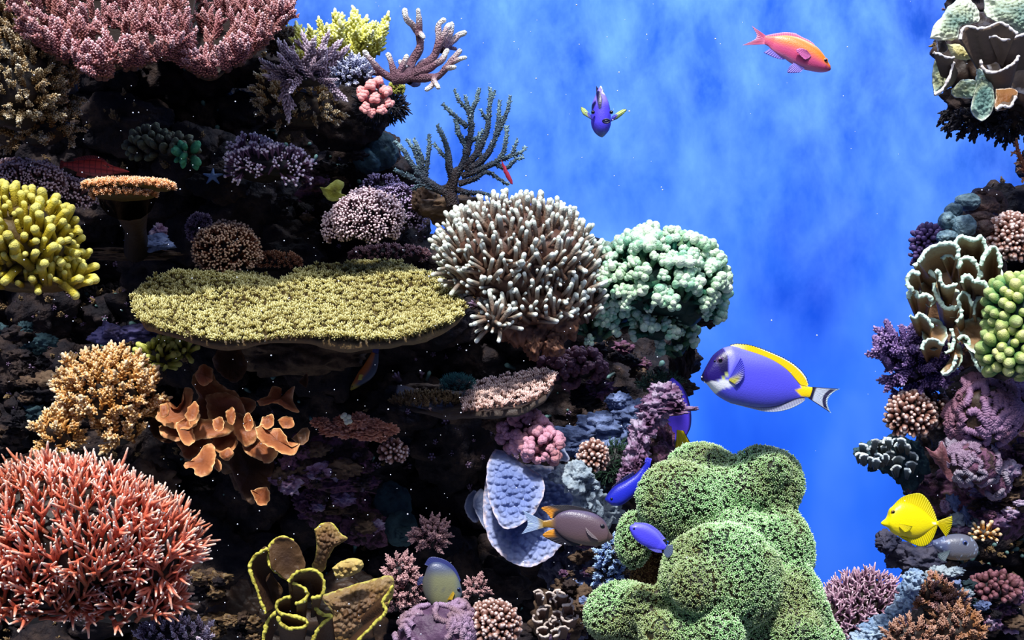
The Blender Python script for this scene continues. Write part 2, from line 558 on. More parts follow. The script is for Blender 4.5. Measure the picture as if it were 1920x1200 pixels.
def mesh_points(V, Q, n, m, rs):
    ar = np.linalg.norm(n, axis=1); N = n / (ar[:, None] + 1e-12)
    c = np.searchsorted(np.cumsum(ar / ar.sum()), (np.arange(m) + rs.rand(m)) / m).clip(0, len(Q) - 1)
    u, v = rs.rand(m, 1), rs.rand(m, 1)
    P = V[Q[c, 0]] * (1 - u) * (1 - v) + V[Q[c, 1]] * u * (1 - v) + V[Q[c, 2]] * u * v + V[Q[c, 3]] * (1 - u) * v
    return P, N[c]

def heap(name, geos, mat, label, cat, piece='lump'):
    g0 = max(geos, key=lambda g: -g.V[:, 2].min())
    c = (g0.V.min(0) + g0.V.max(0)) / 2; c[2] = g0.V[:, 2].min()
    o = thing(name, label, cat, c)
    for g in geos: part(piece, g, mat, o)
    return o

def ell_points(blobs, n, rs, back=0.35, down=-1.0):
    """points on the union of ellipsoids (px,py,d,rx,ry,rz); returns pos, normal"""
    areas = np.array([b[3] * b[4] + b[3] * b[5] for b in blobs], float)
    P_, N_ = [], []
    for k, b in enumerate(blobs):
        m = int(n * areas[k] / areas.sum() * 1.6) + 6
        i = np.arange(m) + 0.5
        z = 1 - 2 * i / m; th = i * 2.399963
        q = np.sqrt(1 - z * z)
        U = np.stack([q * np.cos(th), q * np.sin(th), z], 1) + rs.randn(m, 3) * 0.5 / math.sqrt(m)
        U /= np.linalg.norm(U, axis=1)[:, None]
        R = np.array([S(b[3], b[2]), S(b[5], b[2]), S(b[4], b[2])])
        C = W(*b[:3])
        P = C + U * R
        N = U / R; N /= np.linalg.norm(N, axis=1)[:, None]
        keep = (N[:, 1] < back) & (N[:, 2] > down)
        for j, b2 in enumerate(blobs):
            if j == k: continue
            R2 = np.array([S(b2[3], b2[2]), S(b2[5], b2[2]), S(b2[4], b2[2])]); C2 = W(*b2[:3])
            keep &= (((P - C2) / R2) ** 2).sum(1) > 0.92
        P_.append(P[keep]); N_.append(N[keep])
    return np.vstack(P_), np.vstack(N_)

def growth(parent, P, N, units, key, mat, size_px, d, rs, name='branch', up=0.4, jitter=0.25, indiv=True, cap=300, sv=0.25, thick=1.0, sink=0.15, toward=0.0, stuff_units=None):
    D = N * (1 - up) + np.array([0, -toward, up]) + rs.randn(len(P), 3) * jitter
    R = dir_matrices(D, rs)
    L = S(size_px, d) * (1 + (rs.rand(len(P)) - 0.5) * 2 * sv)
    P = P - R[:, :, 2] * (L * sink)[:, None]
    sc = np.stack([L * thick, L * thick, L], 1)
    if not indiv:
        part(name, batch(units, P, R, sc, rs.randint(0, len(units), len(P))), mat, parent, kind='stuff')
        return
    vis = -N[:, 1] + 0.4 * N[:, 2] + 0.1 * rs.rand(len(P))
    order = np.argsort(-vis)
    a, b = order[:cap], order[cap:]
    ms = unit_meshes(key, units, mat)
    place(name, ms, P[a], R[a], sc[a], parent, rs.randint(0, len(ms), len(a)))
    if len(b):
        part(name + '_backs', batch(units, P[b], R[b], sc[b], rs.randint(0, len(units), len(b))), mat, parent, kind='stuff')

def base_xyz(blobs):
    """where the colony meets the rock: below and behind its lowest blob"""
    b = max(blobs, key=lambda q: q[1] + q[4])
    return W(b[0], b[1] + b[4] * 0.9, b[2] + S(b[5], b[2]) * 0.3)

def colony(name, label, cat, blobs, n, units, key, size_px, mat, core, seed=1, core_shrink=0.97, part_name='branch', rough=0.12, back=0.35, down=-0.75, group=None, **kw):
    rs = np.random.RandomState(seed)
    blobs = [b if len(b) == 6 else (*b, b[3]) for b in blobs]
    o = thing(name, label, cat, base_xyz(blobs), group)
    for k, b in enumerate(blobs):
        g = blob_geo(b[0], b[1], b[2], b[3] * core_shrink, b[4] * core_shrink, b[5] * core_shrink, seed + k, rough, 2.5, 3, 3)
        g.t[:] = g.t * 0.15
        part('base', g, core, o)
    P, N = ell_points(blobs, n, rs, back, down)
    d = float(np.mean([b[2] for b in blobs]))
    growth(o, P, N, units, key, mat, size_px, d, rs, part_name, **kw)
    return o

# ---------------------------------------------------------------- shelves, plates, leaves
def shelf_geo(front, back, thick_px, nu=80, nv=24, wob=0.012, seed=0, stem=None, under=0.5):
    """a horizontal plate: front and back edges as lists of (px,py,d); returns solid geo and a surface sampler"""
    Fp = resample([W(*p) for p in front], nu); Bp = resample([W(*p) for p in back], nu)
    Fp = Fp + np.stack([fbm(Fp * 16, 3, seed + k) * S(a, front[0][2]) for k, a in ((0, 5), (1, 9), (2, 3))], 1)
    v = np.linspace(0, 1, nv)
    top = Fp[:, None] * (1 - v)[None, :, None] + Bp[:, None] * v[None, :, None]
    flat = top.reshape(-1, 3)
    flat[:, 2] += fbm(flat * 5, 3, seed) * wob
    top = flat.reshape(nu, nv, 3)
    d0 = front[0][2]
    th = S(thick_px, d0)
    bot = top.copy()
    e = np.sin(np.linspace(0, math.pi, nu))[:, None] ** 0.5 * (0.35 + 0.65 * np.sin(np.clip(v * 1.15, 0, 1) * math.pi * under)[None, :])
    bot[..., 2] -= th * (0.25 + e) + fbm((top.reshape(-1, 3)) * 14, 3, seed + 5).reshape(nu, nv) * th * 0.25
    V = np.vstack([top.reshape(-1, 3), bot.reshape(-1, 3)])
    n = nu * nv
    Q1 = grid_faces(nu, nv); Q2 = grid_faces(nu, nv, off=n)[:, ::-1]
    i = np.arange(nu - 1); j = np.arange(nv - 1)
    E = [np.stack([i * nv, (i + 1) * nv, (i + 1) * nv + n, i * nv + n], 1)[:, ::-1],
         np.stack([i * nv + nv - 1, (i + 1) * nv + nv - 1, (i + 1) * nv + nv - 1 + n, i * nv + nv - 1 + n], 1),
         np.stack([j, j + 1, j + 1 + n, j + n], 1),
         np.stack([(nu - 1) * nv + j, (nu - 1) * nv + j + 1, (nu - 1) * nv + j + 1 + n, (nu - 1) * nv + j + n], 1)[:, ::-1]]
    g = Geo(V, np.vstack([Q1, Q2] + E), None, np.r_[np.full(n, 0.0), np.full(n, 1.0)])
    def sample(m, rs, bias=1.0):
        # even cover: pick cells by area
        a = np.linalg.norm(np.cross(top[1:, :-1] - top[:-1, :-1], top[:-1, 1:] - top[:-1, :-1]), axis=2).ravel()
        a = a / a.sum()
        c = np.searchsorted(np.cumsum(a), (np.arange(m) + rs.rand(m)) / m).clip(0, len(a) - 1)
        cu, cv = c // (nv - 1), c % (nv - 1)
        fu, fv = rs.rand(m)[:, None], rs.rand(m)[:, None]
        P = top[cu, cv] * (1 - fu) * (1 - fv) + top[cu + 1, cv] * fu * (1 - fv) + top[cu, cv + 1] * (1 - fu) * fv + top[cu + 1, cv + 1] * fu * fv
        uu = (cu + fu[:, 0]) / (nu - 1); vv = (cv + fv[:, 0]) / (nv - 1)
        N = np.zeros((m, 3)); N[:, 2] = 1
        out = (uu - 0.5) * 2
        N[:, 0] = np.sign(out) * np.abs(out) ** 4 * 0.9
        N[:, 1] = -np.clip(1 - vv * 5, 0, 1) * 0.9
        N /= np.linalg.norm(N, axis=1)[:, None]
        return P, N
    return g, sample, Fp

def plate_geo(rim, base, thick_px=5, nu=60, nv=14, rimr=None, belly=0.0, seed=0, wob=0.0, knob=0.0, kscale=60, roll=0):
    """a standing blade from a base curve to a rim curve, both lists of (px,py,d)"""
    A = resample([W(*p) for p in base], nu); B = resample([W(*p) for p in rim], nu)
    d = rim[0][2]
    v = np.linspace(0, 1, nv)
    M = A[:, None] * (1 - v)[None, :, None] + B[:, None] * v[None, :, None]
    M[..., 1] -= S(belly, d) * np.sin(v * math.pi)[None, :]
    if wob: M += (np.stack([fbm(M.reshape(-1, 3) * 9, 3, seed + k) for k in range(3)], 1) * S(wob, d)).reshape(nu, nv, 3)
    du = np.gradient(M, axis=0); dv = np.gradient(M, axis=1)
    N = np.cross(du, dv); N /= np.linalg.norm(N, axis=2)[..., None] + 1e-12
    if knob:
        f1, _ = cellular(M.reshape(-1, 3) * kscale, seed)
        k = (np.clip(0.75 - f1, 0, 1)).reshape(nu, nv, 1) * S(knob, d)
        sgn = np.where(N[..., 1:2] > 0, -1, 1)
        M = M + N * sgn * k
    h = S(thick_px, d) * 0.5
    a = (M + N * h).reshape(-1, 3); b = (M - N * h).reshape(-1, 3)
    n = nu * nv
    i = np.arange(nu - 1); j = np.arange(nv - 1)
    Q = [grid_faces(nu, nv), grid_faces(nu, nv, off=n)[:, ::-1],
         np.stack([i * nv + nv - 1, (i + 1) * nv + nv - 1, (i + 1) * nv + nv - 1 + n, i * nv + nv - 1 + n], 1),
         np.stack([j, j + 1, j + 1 + n, j + n], 1),
         np.stack([(nu - 1) * nv + j, (nu - 1) * nv + j + 1, (nu - 1) * nv + j + 1 + n, (nu - 1) * nv + j + n], 1)[:, ::-1]]
    t = np.tile(np.tile(v * 0.8, nu), 2)
    g = Geo(np.vstack([a, b]), np.vstack(Q), None, t)
    if rimr:
        Bf = resample(B, nu * 3)
        r = tube(Bf, S(rimr, d) * (1 + 0.25 * vnoise(Bf * 60, seed)), 8, t=(1, 1), bump=0.6, bscale=230, seed=seed)
        g = merge([g, r])
    return g

def leaf_geo(poly, d, thick_px=5, dome_px=12, tilt=0.0, seed=0, rings=12, nth=96, knob=0.0, kscale=70, wav=0.0, center=None, ddx=0.0, ddy=0.0, ragged=1.1):
    """a lobed sheet from an outline in pixels at distance d; leans back by ddx, ddy metres per pixel"""
    P = np.array(poly, float)
    P = resample(np.vstack([P, P[:1]]), nth + 1)[:-1]
    P = P + np.stack([fbm(np.c_[P / 7.0, np.zeros(len(P))], 3, seed + k) for k in (60, 61)], 1) * ragged
    c = P.mean(0) if center is None else np.array(center, float)
    s = (np.linspace(0, 1, rings + 1)) ** 0.85
    V2 = c + (P - c)[None] * s[:, None, None]            # rings x nth x 2
    x, y = V2[..., 0], V2[..., 1]
    dep = d + S(dome_px, d) * (s[:, None] ** 2) + ddx * (x - c[0]) + ddy * (y - c[1])
    wq = np.stack([x.ravel() / 30.0, y.ravel() / 30.0, np.zeros(x.size)], 1)
    dep = dep + (fbm(wq, 3, seed).reshape(x.shape) * S(wav, d)) * s[:, None]
    X = (x - 960) * dep / F_PX; Z = CAM_Z + (600 - y) * dep / F_PX
    M = np.stack([X, dep, Z], -1)
    if knob:
        f1, _ = cellular(M.reshape(-1, 3) * kscale, seed)
        M[..., 1] -= np.clip(0.8 - f1, 0, 1).reshape(x.shape) * S(knob, d) * (0.3 + 0.7 * (1 - s[:, None] ** 6))
    h = S(thick_px, d)
    B = M.copy(); B[..., 1] += h * (1 - 0.5 * s[:, None] ** 3)
    n = (rings + 1) * nth
    def faces(off, flip):
        a = np.arange(rings)[:, None] * nth + np.arange(nth)[None]
        b = np.arange(rings)[:, None] * nth + (np.arange(nth)[None] + 1) % nth
        q = np.stack([a, b, b + nth, a + nth], -1).reshape(-1, 4) + off
        return q[:, ::-1] if flip else q
    o = rings * nth + np.arange(nth); o2 = rings * nth + (np.arange(nth) + 1) % nth
    E = np.stack([o, o2, o2 + n, o + n], 1)
    t = np.repeat(s, nth)
    return Geo(np.vstack([M.reshape(-1, 3), B.reshape(-1, 3)]), np.vstack([faces(0, False), faces(n, True), E]), None, np.r_[t, t * 0.8])

# ---------------------------------------------------------------- fish
def fish_body(top, bot, thick_px, d, colfn, n=64, sides=28, power=0.85, thick_fn=None, bulge=0.0):
    A = resample(top, n); B = resample(bot, n)
    c = (A + B) / 2; h = (A - B) / 2
    u = np.linspace(0, 1, n)
    hl = np.linalg.norm(h, axis=1)
    tf = (np.sin(np.clip(u * 1.05 + 0.03, 0, 1) ** 0.62 * math.pi) ** 0.75) if thick_fn is None else thick_fn(u)
    th = np.maximum(thick_px * 0.5 * tf, np.minimum(hl * 0.35, 3))
    th = np.minimum(th, hl * 1.1 + 0.4)
    a = np.arange(sides) * 2 * math.pi / sides
    ca = np.cos(a); sa = np.sin(a)
    ca2 = np.sign(ca) * np.abs(ca) ** power
    sa2 = np.sign(sa) * np.abs(sa)
    X = c[:, None, 0] + h[:, None, 0] * ca2; Y = c[:, None, 1] + h[:, None, 1] * ca2
    off = -th[:, None] * sa2
    dep = d + S(1, d) * off
    V = np.stack([(X - 960) * d / F_PX, dep, CAM_Z + (600 - Y) * d / F_PX], -1).reshape(-1, 3)
    idx = np.arange(n * sides).reshape(n, sides)
    Q = np.stack([idx[:-1], idx[1:], np.roll(idx, -1, 1)[1:], np.roll(idx, -1, 1)[:-1]], -1).reshape(-1, 4)
    V = np.vstack([V, W(*c[0], d), W(*c[-1], d)]); k = len(V)
    T = np.vstack([np.stack([np.roll(idx[0], -1), np.full(sides, k - 2), idx[0]], 1), np.stack([idx[-1], np.full(sides, k - 1), np.roll(idx[-1], -1)], 1)])
    px = np.r_[X.ravel(), c[0, 0], c[-1, 0]]; py = np.r_[Y.ravel(), c[0, 1], c[-1, 1]]
    uu = np.r_[np.repeat(u, sides), 0, 1]; vv = np.r_[np.tile(ca, n), 0, 0]
    C = colfn(px, py, uu, vv)
    return Geo(V, Q, T, uu, C)

def fish_fin(base, edge, d, colfn, thick_px=2.2, n=60, m=10, rays=16, ripple=1.0, lean=0.0, side=0.0):
    A = resample(base, n); B = resample(edge, n)
    v = np.linspace(0, 1, m)
    M = A[:, None] * (1 - v)[None, :, None] + B[:, None] * v[None, :, None]
    u = np.linspace(0, 1, n)[:, None] * np.ones((1, m))
    vv = np.ones((n, 1)) * v[None]
    wave = np.sin(u * rays * 2 * math.pi) * ripple * vv ** 0.5
    th = thick_px * 0.5 * (1 - 0.75 * vv)
    out = []
    for s in (-1, 1):
        dep = d + S(1, d) * (side + lean * vv + wave + s * th)
        out.append(np.stack([(M[..., 0] - 960) * d / F_PX, dep, CAM_Z + (600 - M[..., 1]) * d / F_PX], -1).reshape(-1, 3))
    N = n * m
    i = np.arange(n - 1); j = np.arange(m - 1)
    Q = [grid_faces(n, m), grid_faces(n, m, off=N)[:, ::-1],
         np.stack([i * m + m - 1, (i + 1) * m + m - 1, (i + 1) * m + m - 1 + N, i * m + m - 1 + N], 1),
         np.stack([j, j + 1, j + 1 + N, j + N], 1),
         np.stack([(n - 1) * m + j, (n - 1) * m + j + 1, (n - 1) * m + j + 1 + N, (n - 1) * m + j + N], 1)]
    C = colfn(M[..., 0].ravel(), M[..., 1].ravel(), u.ravel(), vv.ravel())
    ray = 0.86 + 0.14 * np.cos(u.ravel() * rays * 2 * math.pi)
    C = C * (ray[:, None])
    return Geo(np.vstack(out), np.vstack(Q), None, np.tile(vv.ravel(), 2), np.vstack([C, C]))

def ss(a, b, x):
    t = np.clip((x - a) / (b - a + 1e-9), 0, 1)
    return t * t * (3 - 2 * t)

def blend(C, m, rgb):
    return C * (1 - m[:, None]) + np.array(lin(rgb))[None] * m[:, None]

def flat(rgb):
    return lambda x, y, u, v: np.tile(np.array(lin(rgb)), (len(x), 1))

def inpoly(x, y, poly, soft=1.2):
    """soft mask for a polygon in pixels"""
    p = np.array(poly, float); n = len(p)
    ins = np.zeros(len(x), bool); dist = np.full(len(x), 1e9)
    for i in range(n):
        a, b = p[i], p[(i + 1) % n]
        c = ((a[1] > y) != (b[1] > y)) & (x < (b[0] - a[0]) * (y - a[1]) / (b[1] - a[1] + 1e-12) + a[0])
        ins ^= c
        ab = b - a; t = np.clip(((x - a[0]) * ab[0] + (y - a[1]) * ab[1]) / (ab @ ab + 1e-12), 0, 1)
        dist = np.minimum(dist, np.hypot(x - a[0] - t * ab[0], y - a[1] - t * ab[1]))
    sd = np.where(ins, dist, -dist)
    return ss(-soft, soft, sd)

def surf(f, px, py, d):
    """how far (px) the near flank stands out from the mid plane of the fish at a pixel"""
    V = BODY[f.name].V; w = W(px, py, d)
    m = V[V[:, 1] < d]
    q = np.argsort((m[:, 0] - w[0]) ** 2 + (m[:, 2] - w[2]) ** 2)[:4]
    return float((d - m[q, 1]).mean() / S(1, d))

def sidefin(f, base, edge, d, colfn, thick=2, n=50, m=10, rays=10, ripple=0.5, off=1.0):
    b = max(surf(f, x, y, d) for x, y in base); e = max(surf(f, x, y, d) for x, y in edge)
    return fish_fin(base, edge, d, colfn, thick, n=n, m=m, rays=rays, ripple=ripple, side=-b - off, lean=-(max(e - b, 0) + 3))

def eye(parent, px, py, d, r, side_px, iris, name='eye', socket=None):
    """eyeball with a pupil, set on the near flank of the fish"""
    c = W(px, py, d); c[1] -= S(surf(parent, px, py, d) - r * 0.2, d)
    V, T = ICO[3]
    R = S(r, d)
    e = part(name, Geo(V * np.array([R, R * 0.6, R]) + c, None, T), iris, parent)
    p = c.copy(); p[1] -= R * 0.42
    part('pupil', Geo(V * np.array([R * 0.58, R * 0.28, R * 0.58]) + p, None, T), M_PUPIL, e, label='black pupil')
    return e
M_PUPIL = plain('pupil_black', (6, 6, 10), 0.12, 0.6)
M_SKIN = fishskin('fish_skin')
M_FIN = fishskin('fish_fin', 0.42, 0.05)

# ================================================================ SETTING
# painted back wall of the tank
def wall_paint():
    m, nt, b = mat_new('ripple_lit_blue_paint')
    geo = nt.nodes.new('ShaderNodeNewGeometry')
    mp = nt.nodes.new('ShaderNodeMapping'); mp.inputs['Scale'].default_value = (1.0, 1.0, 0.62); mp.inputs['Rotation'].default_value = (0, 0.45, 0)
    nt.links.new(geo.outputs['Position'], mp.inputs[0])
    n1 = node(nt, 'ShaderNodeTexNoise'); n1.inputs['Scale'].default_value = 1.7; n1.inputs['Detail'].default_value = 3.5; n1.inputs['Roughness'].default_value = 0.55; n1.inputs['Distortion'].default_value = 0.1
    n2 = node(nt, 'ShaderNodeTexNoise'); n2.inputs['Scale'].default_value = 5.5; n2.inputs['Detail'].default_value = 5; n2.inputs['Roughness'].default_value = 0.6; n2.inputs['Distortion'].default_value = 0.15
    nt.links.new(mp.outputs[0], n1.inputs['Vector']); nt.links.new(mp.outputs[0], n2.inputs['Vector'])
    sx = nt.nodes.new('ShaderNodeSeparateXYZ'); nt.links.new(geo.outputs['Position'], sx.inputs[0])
    # caustic-like light ripples put into the mottled paint colour, fading towards the foot
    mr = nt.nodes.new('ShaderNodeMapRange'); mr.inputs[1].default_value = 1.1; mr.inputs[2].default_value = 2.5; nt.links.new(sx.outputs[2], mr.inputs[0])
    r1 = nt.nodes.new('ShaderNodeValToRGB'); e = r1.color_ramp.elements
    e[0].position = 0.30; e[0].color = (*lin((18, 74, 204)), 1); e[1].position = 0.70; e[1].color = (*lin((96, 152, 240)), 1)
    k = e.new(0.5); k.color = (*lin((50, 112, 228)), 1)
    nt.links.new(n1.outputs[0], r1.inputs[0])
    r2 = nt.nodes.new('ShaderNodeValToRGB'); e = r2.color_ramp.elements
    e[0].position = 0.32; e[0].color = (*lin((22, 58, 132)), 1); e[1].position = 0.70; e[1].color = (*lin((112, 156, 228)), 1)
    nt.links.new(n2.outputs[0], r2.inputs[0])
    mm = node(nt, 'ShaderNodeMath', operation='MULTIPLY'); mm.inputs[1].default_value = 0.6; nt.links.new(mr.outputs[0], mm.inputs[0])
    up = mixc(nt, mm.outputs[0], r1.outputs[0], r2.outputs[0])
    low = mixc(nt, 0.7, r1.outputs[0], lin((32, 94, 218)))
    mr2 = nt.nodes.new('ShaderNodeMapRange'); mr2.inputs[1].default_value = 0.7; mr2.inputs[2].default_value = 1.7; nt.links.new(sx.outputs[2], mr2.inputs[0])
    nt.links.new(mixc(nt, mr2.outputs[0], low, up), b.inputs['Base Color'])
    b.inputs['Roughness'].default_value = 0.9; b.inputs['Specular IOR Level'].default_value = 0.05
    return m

def box(x0, x1, y0, y1, z0, z1):
    V = [(x, y, z) for x in (x0, x1) for y in (y0, y1) for z in (z0, z1)]
    return Geo(V, [(0, 1, 3, 2), (4, 6, 7, 5), (0, 4, 5, 1), (2, 3, 7, 6), (0, 2, 6, 4), (1, 5, 7, 3)])
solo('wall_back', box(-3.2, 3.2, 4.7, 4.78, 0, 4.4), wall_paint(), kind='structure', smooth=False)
solo('floor', box(-3.2, 3.2, 0.9, 4.7, -0.06, 0.0), rockmat('pale_sand', [(70, 75, 90), (120, 125, 135), (150, 150, 150)], 30), kind='structure', smooth=False)

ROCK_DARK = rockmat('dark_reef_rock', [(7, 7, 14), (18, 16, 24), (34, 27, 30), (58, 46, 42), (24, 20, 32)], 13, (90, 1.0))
ROCK_BLUE = rockmat('blue_grey_rock', [(50, 58, 84), (78, 92, 130), (108, 124, 165), (140, 152, 190)], 22, (70, 1.0))
ROCK_PURPLE = rockmat('purple_crusted_rock', [(34, 22, 34), (88, 56, 84), (140, 112, 142), (178, 165, 186), (90, 70, 100)], 26, (80, 1.0))
ROCK_MAUVE = rockmat('magenta_crusted_rock', [(20, 15, 22), (52, 34, 44), (118, 78, 104), (70, 56, 52), (30, 24, 30), (130, 110, 126)], 24, (90, 1.0))
ROCK_BROWN = rockmat('brown_reef_rock', [(34, 26, 24), (70, 54, 44), (104, 84, 66), (60, 48, 42)], 14)
ROCK_TEAL = rockmat('teal_filmed_rock', [(20, 30, 36), (38, 58, 66), (58, 84, 90), (40, 50, 58)], 14)
ROCK_PALE = rockmat('pale_grey_rock', [(60, 70, 84), (120, 135, 150), (165, 178, 186), (110, 120, 130)], 26, (80, 1.0))
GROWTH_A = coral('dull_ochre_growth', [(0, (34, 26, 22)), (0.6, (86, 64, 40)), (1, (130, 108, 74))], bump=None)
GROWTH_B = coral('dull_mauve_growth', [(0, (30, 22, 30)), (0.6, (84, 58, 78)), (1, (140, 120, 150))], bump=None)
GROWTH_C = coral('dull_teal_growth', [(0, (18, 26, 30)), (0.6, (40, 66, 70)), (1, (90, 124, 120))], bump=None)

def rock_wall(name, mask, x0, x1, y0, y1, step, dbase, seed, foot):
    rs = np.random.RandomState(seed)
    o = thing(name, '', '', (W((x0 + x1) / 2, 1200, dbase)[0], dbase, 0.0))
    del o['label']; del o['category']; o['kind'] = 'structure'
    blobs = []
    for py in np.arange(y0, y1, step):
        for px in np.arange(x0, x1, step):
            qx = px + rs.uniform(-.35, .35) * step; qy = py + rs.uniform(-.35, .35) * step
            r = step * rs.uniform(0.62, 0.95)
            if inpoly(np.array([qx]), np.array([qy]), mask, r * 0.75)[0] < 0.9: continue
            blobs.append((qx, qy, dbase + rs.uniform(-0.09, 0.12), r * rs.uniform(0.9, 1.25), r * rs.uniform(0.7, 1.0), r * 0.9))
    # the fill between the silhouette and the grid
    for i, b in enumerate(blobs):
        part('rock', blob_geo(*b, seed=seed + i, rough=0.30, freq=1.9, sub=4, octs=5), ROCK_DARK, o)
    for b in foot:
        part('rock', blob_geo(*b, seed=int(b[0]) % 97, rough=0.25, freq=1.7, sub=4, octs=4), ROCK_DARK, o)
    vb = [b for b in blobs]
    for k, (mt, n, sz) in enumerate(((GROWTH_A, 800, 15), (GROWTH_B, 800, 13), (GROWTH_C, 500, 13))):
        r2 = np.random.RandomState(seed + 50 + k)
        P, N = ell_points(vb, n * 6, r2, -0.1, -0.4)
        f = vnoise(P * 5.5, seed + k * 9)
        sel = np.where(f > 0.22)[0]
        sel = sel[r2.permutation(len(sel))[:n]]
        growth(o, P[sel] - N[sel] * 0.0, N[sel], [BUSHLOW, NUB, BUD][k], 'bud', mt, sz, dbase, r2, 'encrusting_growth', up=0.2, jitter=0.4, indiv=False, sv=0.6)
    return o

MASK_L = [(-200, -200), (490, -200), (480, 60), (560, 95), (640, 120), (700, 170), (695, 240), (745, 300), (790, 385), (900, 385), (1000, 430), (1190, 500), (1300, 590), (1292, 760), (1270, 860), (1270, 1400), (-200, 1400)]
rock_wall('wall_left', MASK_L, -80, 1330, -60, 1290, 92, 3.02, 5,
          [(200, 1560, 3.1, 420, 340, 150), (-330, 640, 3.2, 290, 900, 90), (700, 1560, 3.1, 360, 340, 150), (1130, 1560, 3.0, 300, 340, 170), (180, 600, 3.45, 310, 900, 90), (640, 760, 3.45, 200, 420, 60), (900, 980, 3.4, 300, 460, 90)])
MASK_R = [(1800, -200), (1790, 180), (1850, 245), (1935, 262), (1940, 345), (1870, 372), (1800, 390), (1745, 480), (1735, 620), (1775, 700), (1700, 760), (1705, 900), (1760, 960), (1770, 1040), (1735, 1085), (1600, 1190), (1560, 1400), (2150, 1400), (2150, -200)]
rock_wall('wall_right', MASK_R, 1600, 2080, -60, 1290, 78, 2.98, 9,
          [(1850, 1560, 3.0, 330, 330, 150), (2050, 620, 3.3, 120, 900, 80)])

# ================================================================ CORAL MATERIALS
M_core = coral('brown_coral_core', [(0, (30, 22, 18)), (1, (62, 44, 32))], bump=(60, 0.8))
M_core_dark = coral('dark_coral_core', [(0, (16, 14, 20)), (1, (34, 30, 38))], bump=(60, 0.8))
M_core_green = coral('green_coral_core', [(0, (12, 42, 36)), (1, (28, 80, 62))], bump=(60, 0.8))
M_core_ochre = coral('ochre_coral_core', [(0, (74, 58, 26)), (1, (116, 94, 44))], bump=(60, 0.8))

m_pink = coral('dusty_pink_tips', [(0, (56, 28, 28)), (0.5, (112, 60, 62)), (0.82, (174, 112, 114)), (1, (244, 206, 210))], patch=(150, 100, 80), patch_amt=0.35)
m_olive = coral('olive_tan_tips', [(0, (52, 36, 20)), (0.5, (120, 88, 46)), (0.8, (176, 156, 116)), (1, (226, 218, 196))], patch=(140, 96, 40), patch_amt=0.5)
m_mauvefine = coral('mauve_fine_tips', [(0, (60, 34, 34)), (0.5, (140, 96, 94)), (1, (226, 196, 200))])
m_orange = coral('orange_tips', [(0, (110, 64, 28)), (0.5, (196, 118, 58)), (0.85, (236, 168, 110)), (1, (252, 224, 192))])
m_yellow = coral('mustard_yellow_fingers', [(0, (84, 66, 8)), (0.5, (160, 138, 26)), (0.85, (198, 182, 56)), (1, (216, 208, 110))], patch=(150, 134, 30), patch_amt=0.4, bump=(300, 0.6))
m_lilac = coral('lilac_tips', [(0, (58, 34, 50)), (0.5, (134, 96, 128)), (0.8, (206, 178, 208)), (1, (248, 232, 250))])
m_birdnest = coral('rosy_white_dots', [(0, (54, 34, 38)), (0.55, (120, 84, 92)), (0.8, (190, 158, 164)), (0.97, (232, 206, 212))])
m_bird_dark = coral('dull_violet_dots', [(0, (30, 20, 34)), (0.6, (74, 50, 78)), (0.9, (140, 112, 154)), (1, (190, 170, 206))])
m_rust = coral('rust_red_tips', [(0, (50, 24, 14)), (0.6, (122, 66, 40)), (0.9, (170, 110, 76)), (1, (216, 180, 150))])
m_lemon = coral('lemon_green_tips', [(0, (112, 104, 20)), (0.45, (180, 174, 56)), (0.8, (224, 224, 120)), (1, (248, 250, 206))])
m_violetspike = coral('grey_violet_spikes', [(0, (44, 34, 44)), (0.5, (110, 88, 104)), (0.85, (186, 166, 184)), (1, (236, 226, 238))])
m_bluewhite = coral('blue_white_tips', [(0, (38, 40, 60)), (0.5, (110, 116, 156)), (1, (226, 230, 250))])
m_stag = coral('mauve_staghorn', [(0, (92, 62, 74)), (0.6, (140, 104, 116)), (0.84, (200, 180, 180)), (0.97, (252, 250, 240))], bump=(330, 1.0), vor=True)
m_salmon = coral('salmon_pink_knobs', [(0, (150, 70, 78)), (0.5, (216, 120, 122)), (1, (250, 178, 172))])
m_darkbranch = coral('ink_blue_branches', [(0, (44, 32, 30)), (0.35, (36, 40, 52)), (0.8, (60, 78, 92)), (1, (130, 160, 168))], bump=(300, 0.8), vor=True)
m_whitefing = coral('white_tipped_fingers', [(0, (92, 60, 44)), (0.4, (122, 98, 82)), (0.8, (150, 142, 130)), (0.97, (226, 236, 222)), (1, (244, 250, 240))], bump=(300, 0.5))
m_green = coral('mint_green_knobs', [(0, (8, 50, 40)), (0.45, (34, 116, 90)), (0.72, (112, 186, 150)), (0.93, (230, 244, 222))], patch=(150, 170, 90), patch_amt=0.25, bump=(260, 0.8))
m_cream = coral('cream_yellow_nubs', [(0, (36, 26, 6)), (0.5, (84, 68, 20)), (0.8, (150, 138, 62)), (1, (236, 230, 166))], patch=(120, 104, 50), patch_amt=0.35, patch_scale=9)
m_creamplate = coral('tan_plate', [(0, (60, 46, 18)), (1, (128, 104, 70))], bump=(120, 0.7))
m_tan = coral('golden_tan_tips', [(0, (96, 56, 24)), (0.45, (176, 118, 54)), (0.75, (220, 172, 104)), (1, (250, 230, 194))], patch=(190, 130, 50), patch_amt=0.5)
m_redbush = coral('salmon_red_twigs', [(0, (92, 44, 24)), (0.35, (184, 84, 56)), (0.75, (226, 122, 96)), (0.93, (246, 190, 166)), (1, (255, 240, 224))], patch=(170, 88, 42), patch_amt=0.75, patch_scale=6)
m_leaf = coral('amber_brown_leaves', [(0, (112, 60, 34)), (0.7, (150, 88, 52)), (0.95, (196, 138, 88)), (1, (236, 192, 138))], bump=(140, 0.5))
m_leafdark = coral('umber_leaves', [(0, (56, 36, 26)), (0.8, (88, 60, 42)), (1, (128, 96, 70))], bump=(140, 0.5))
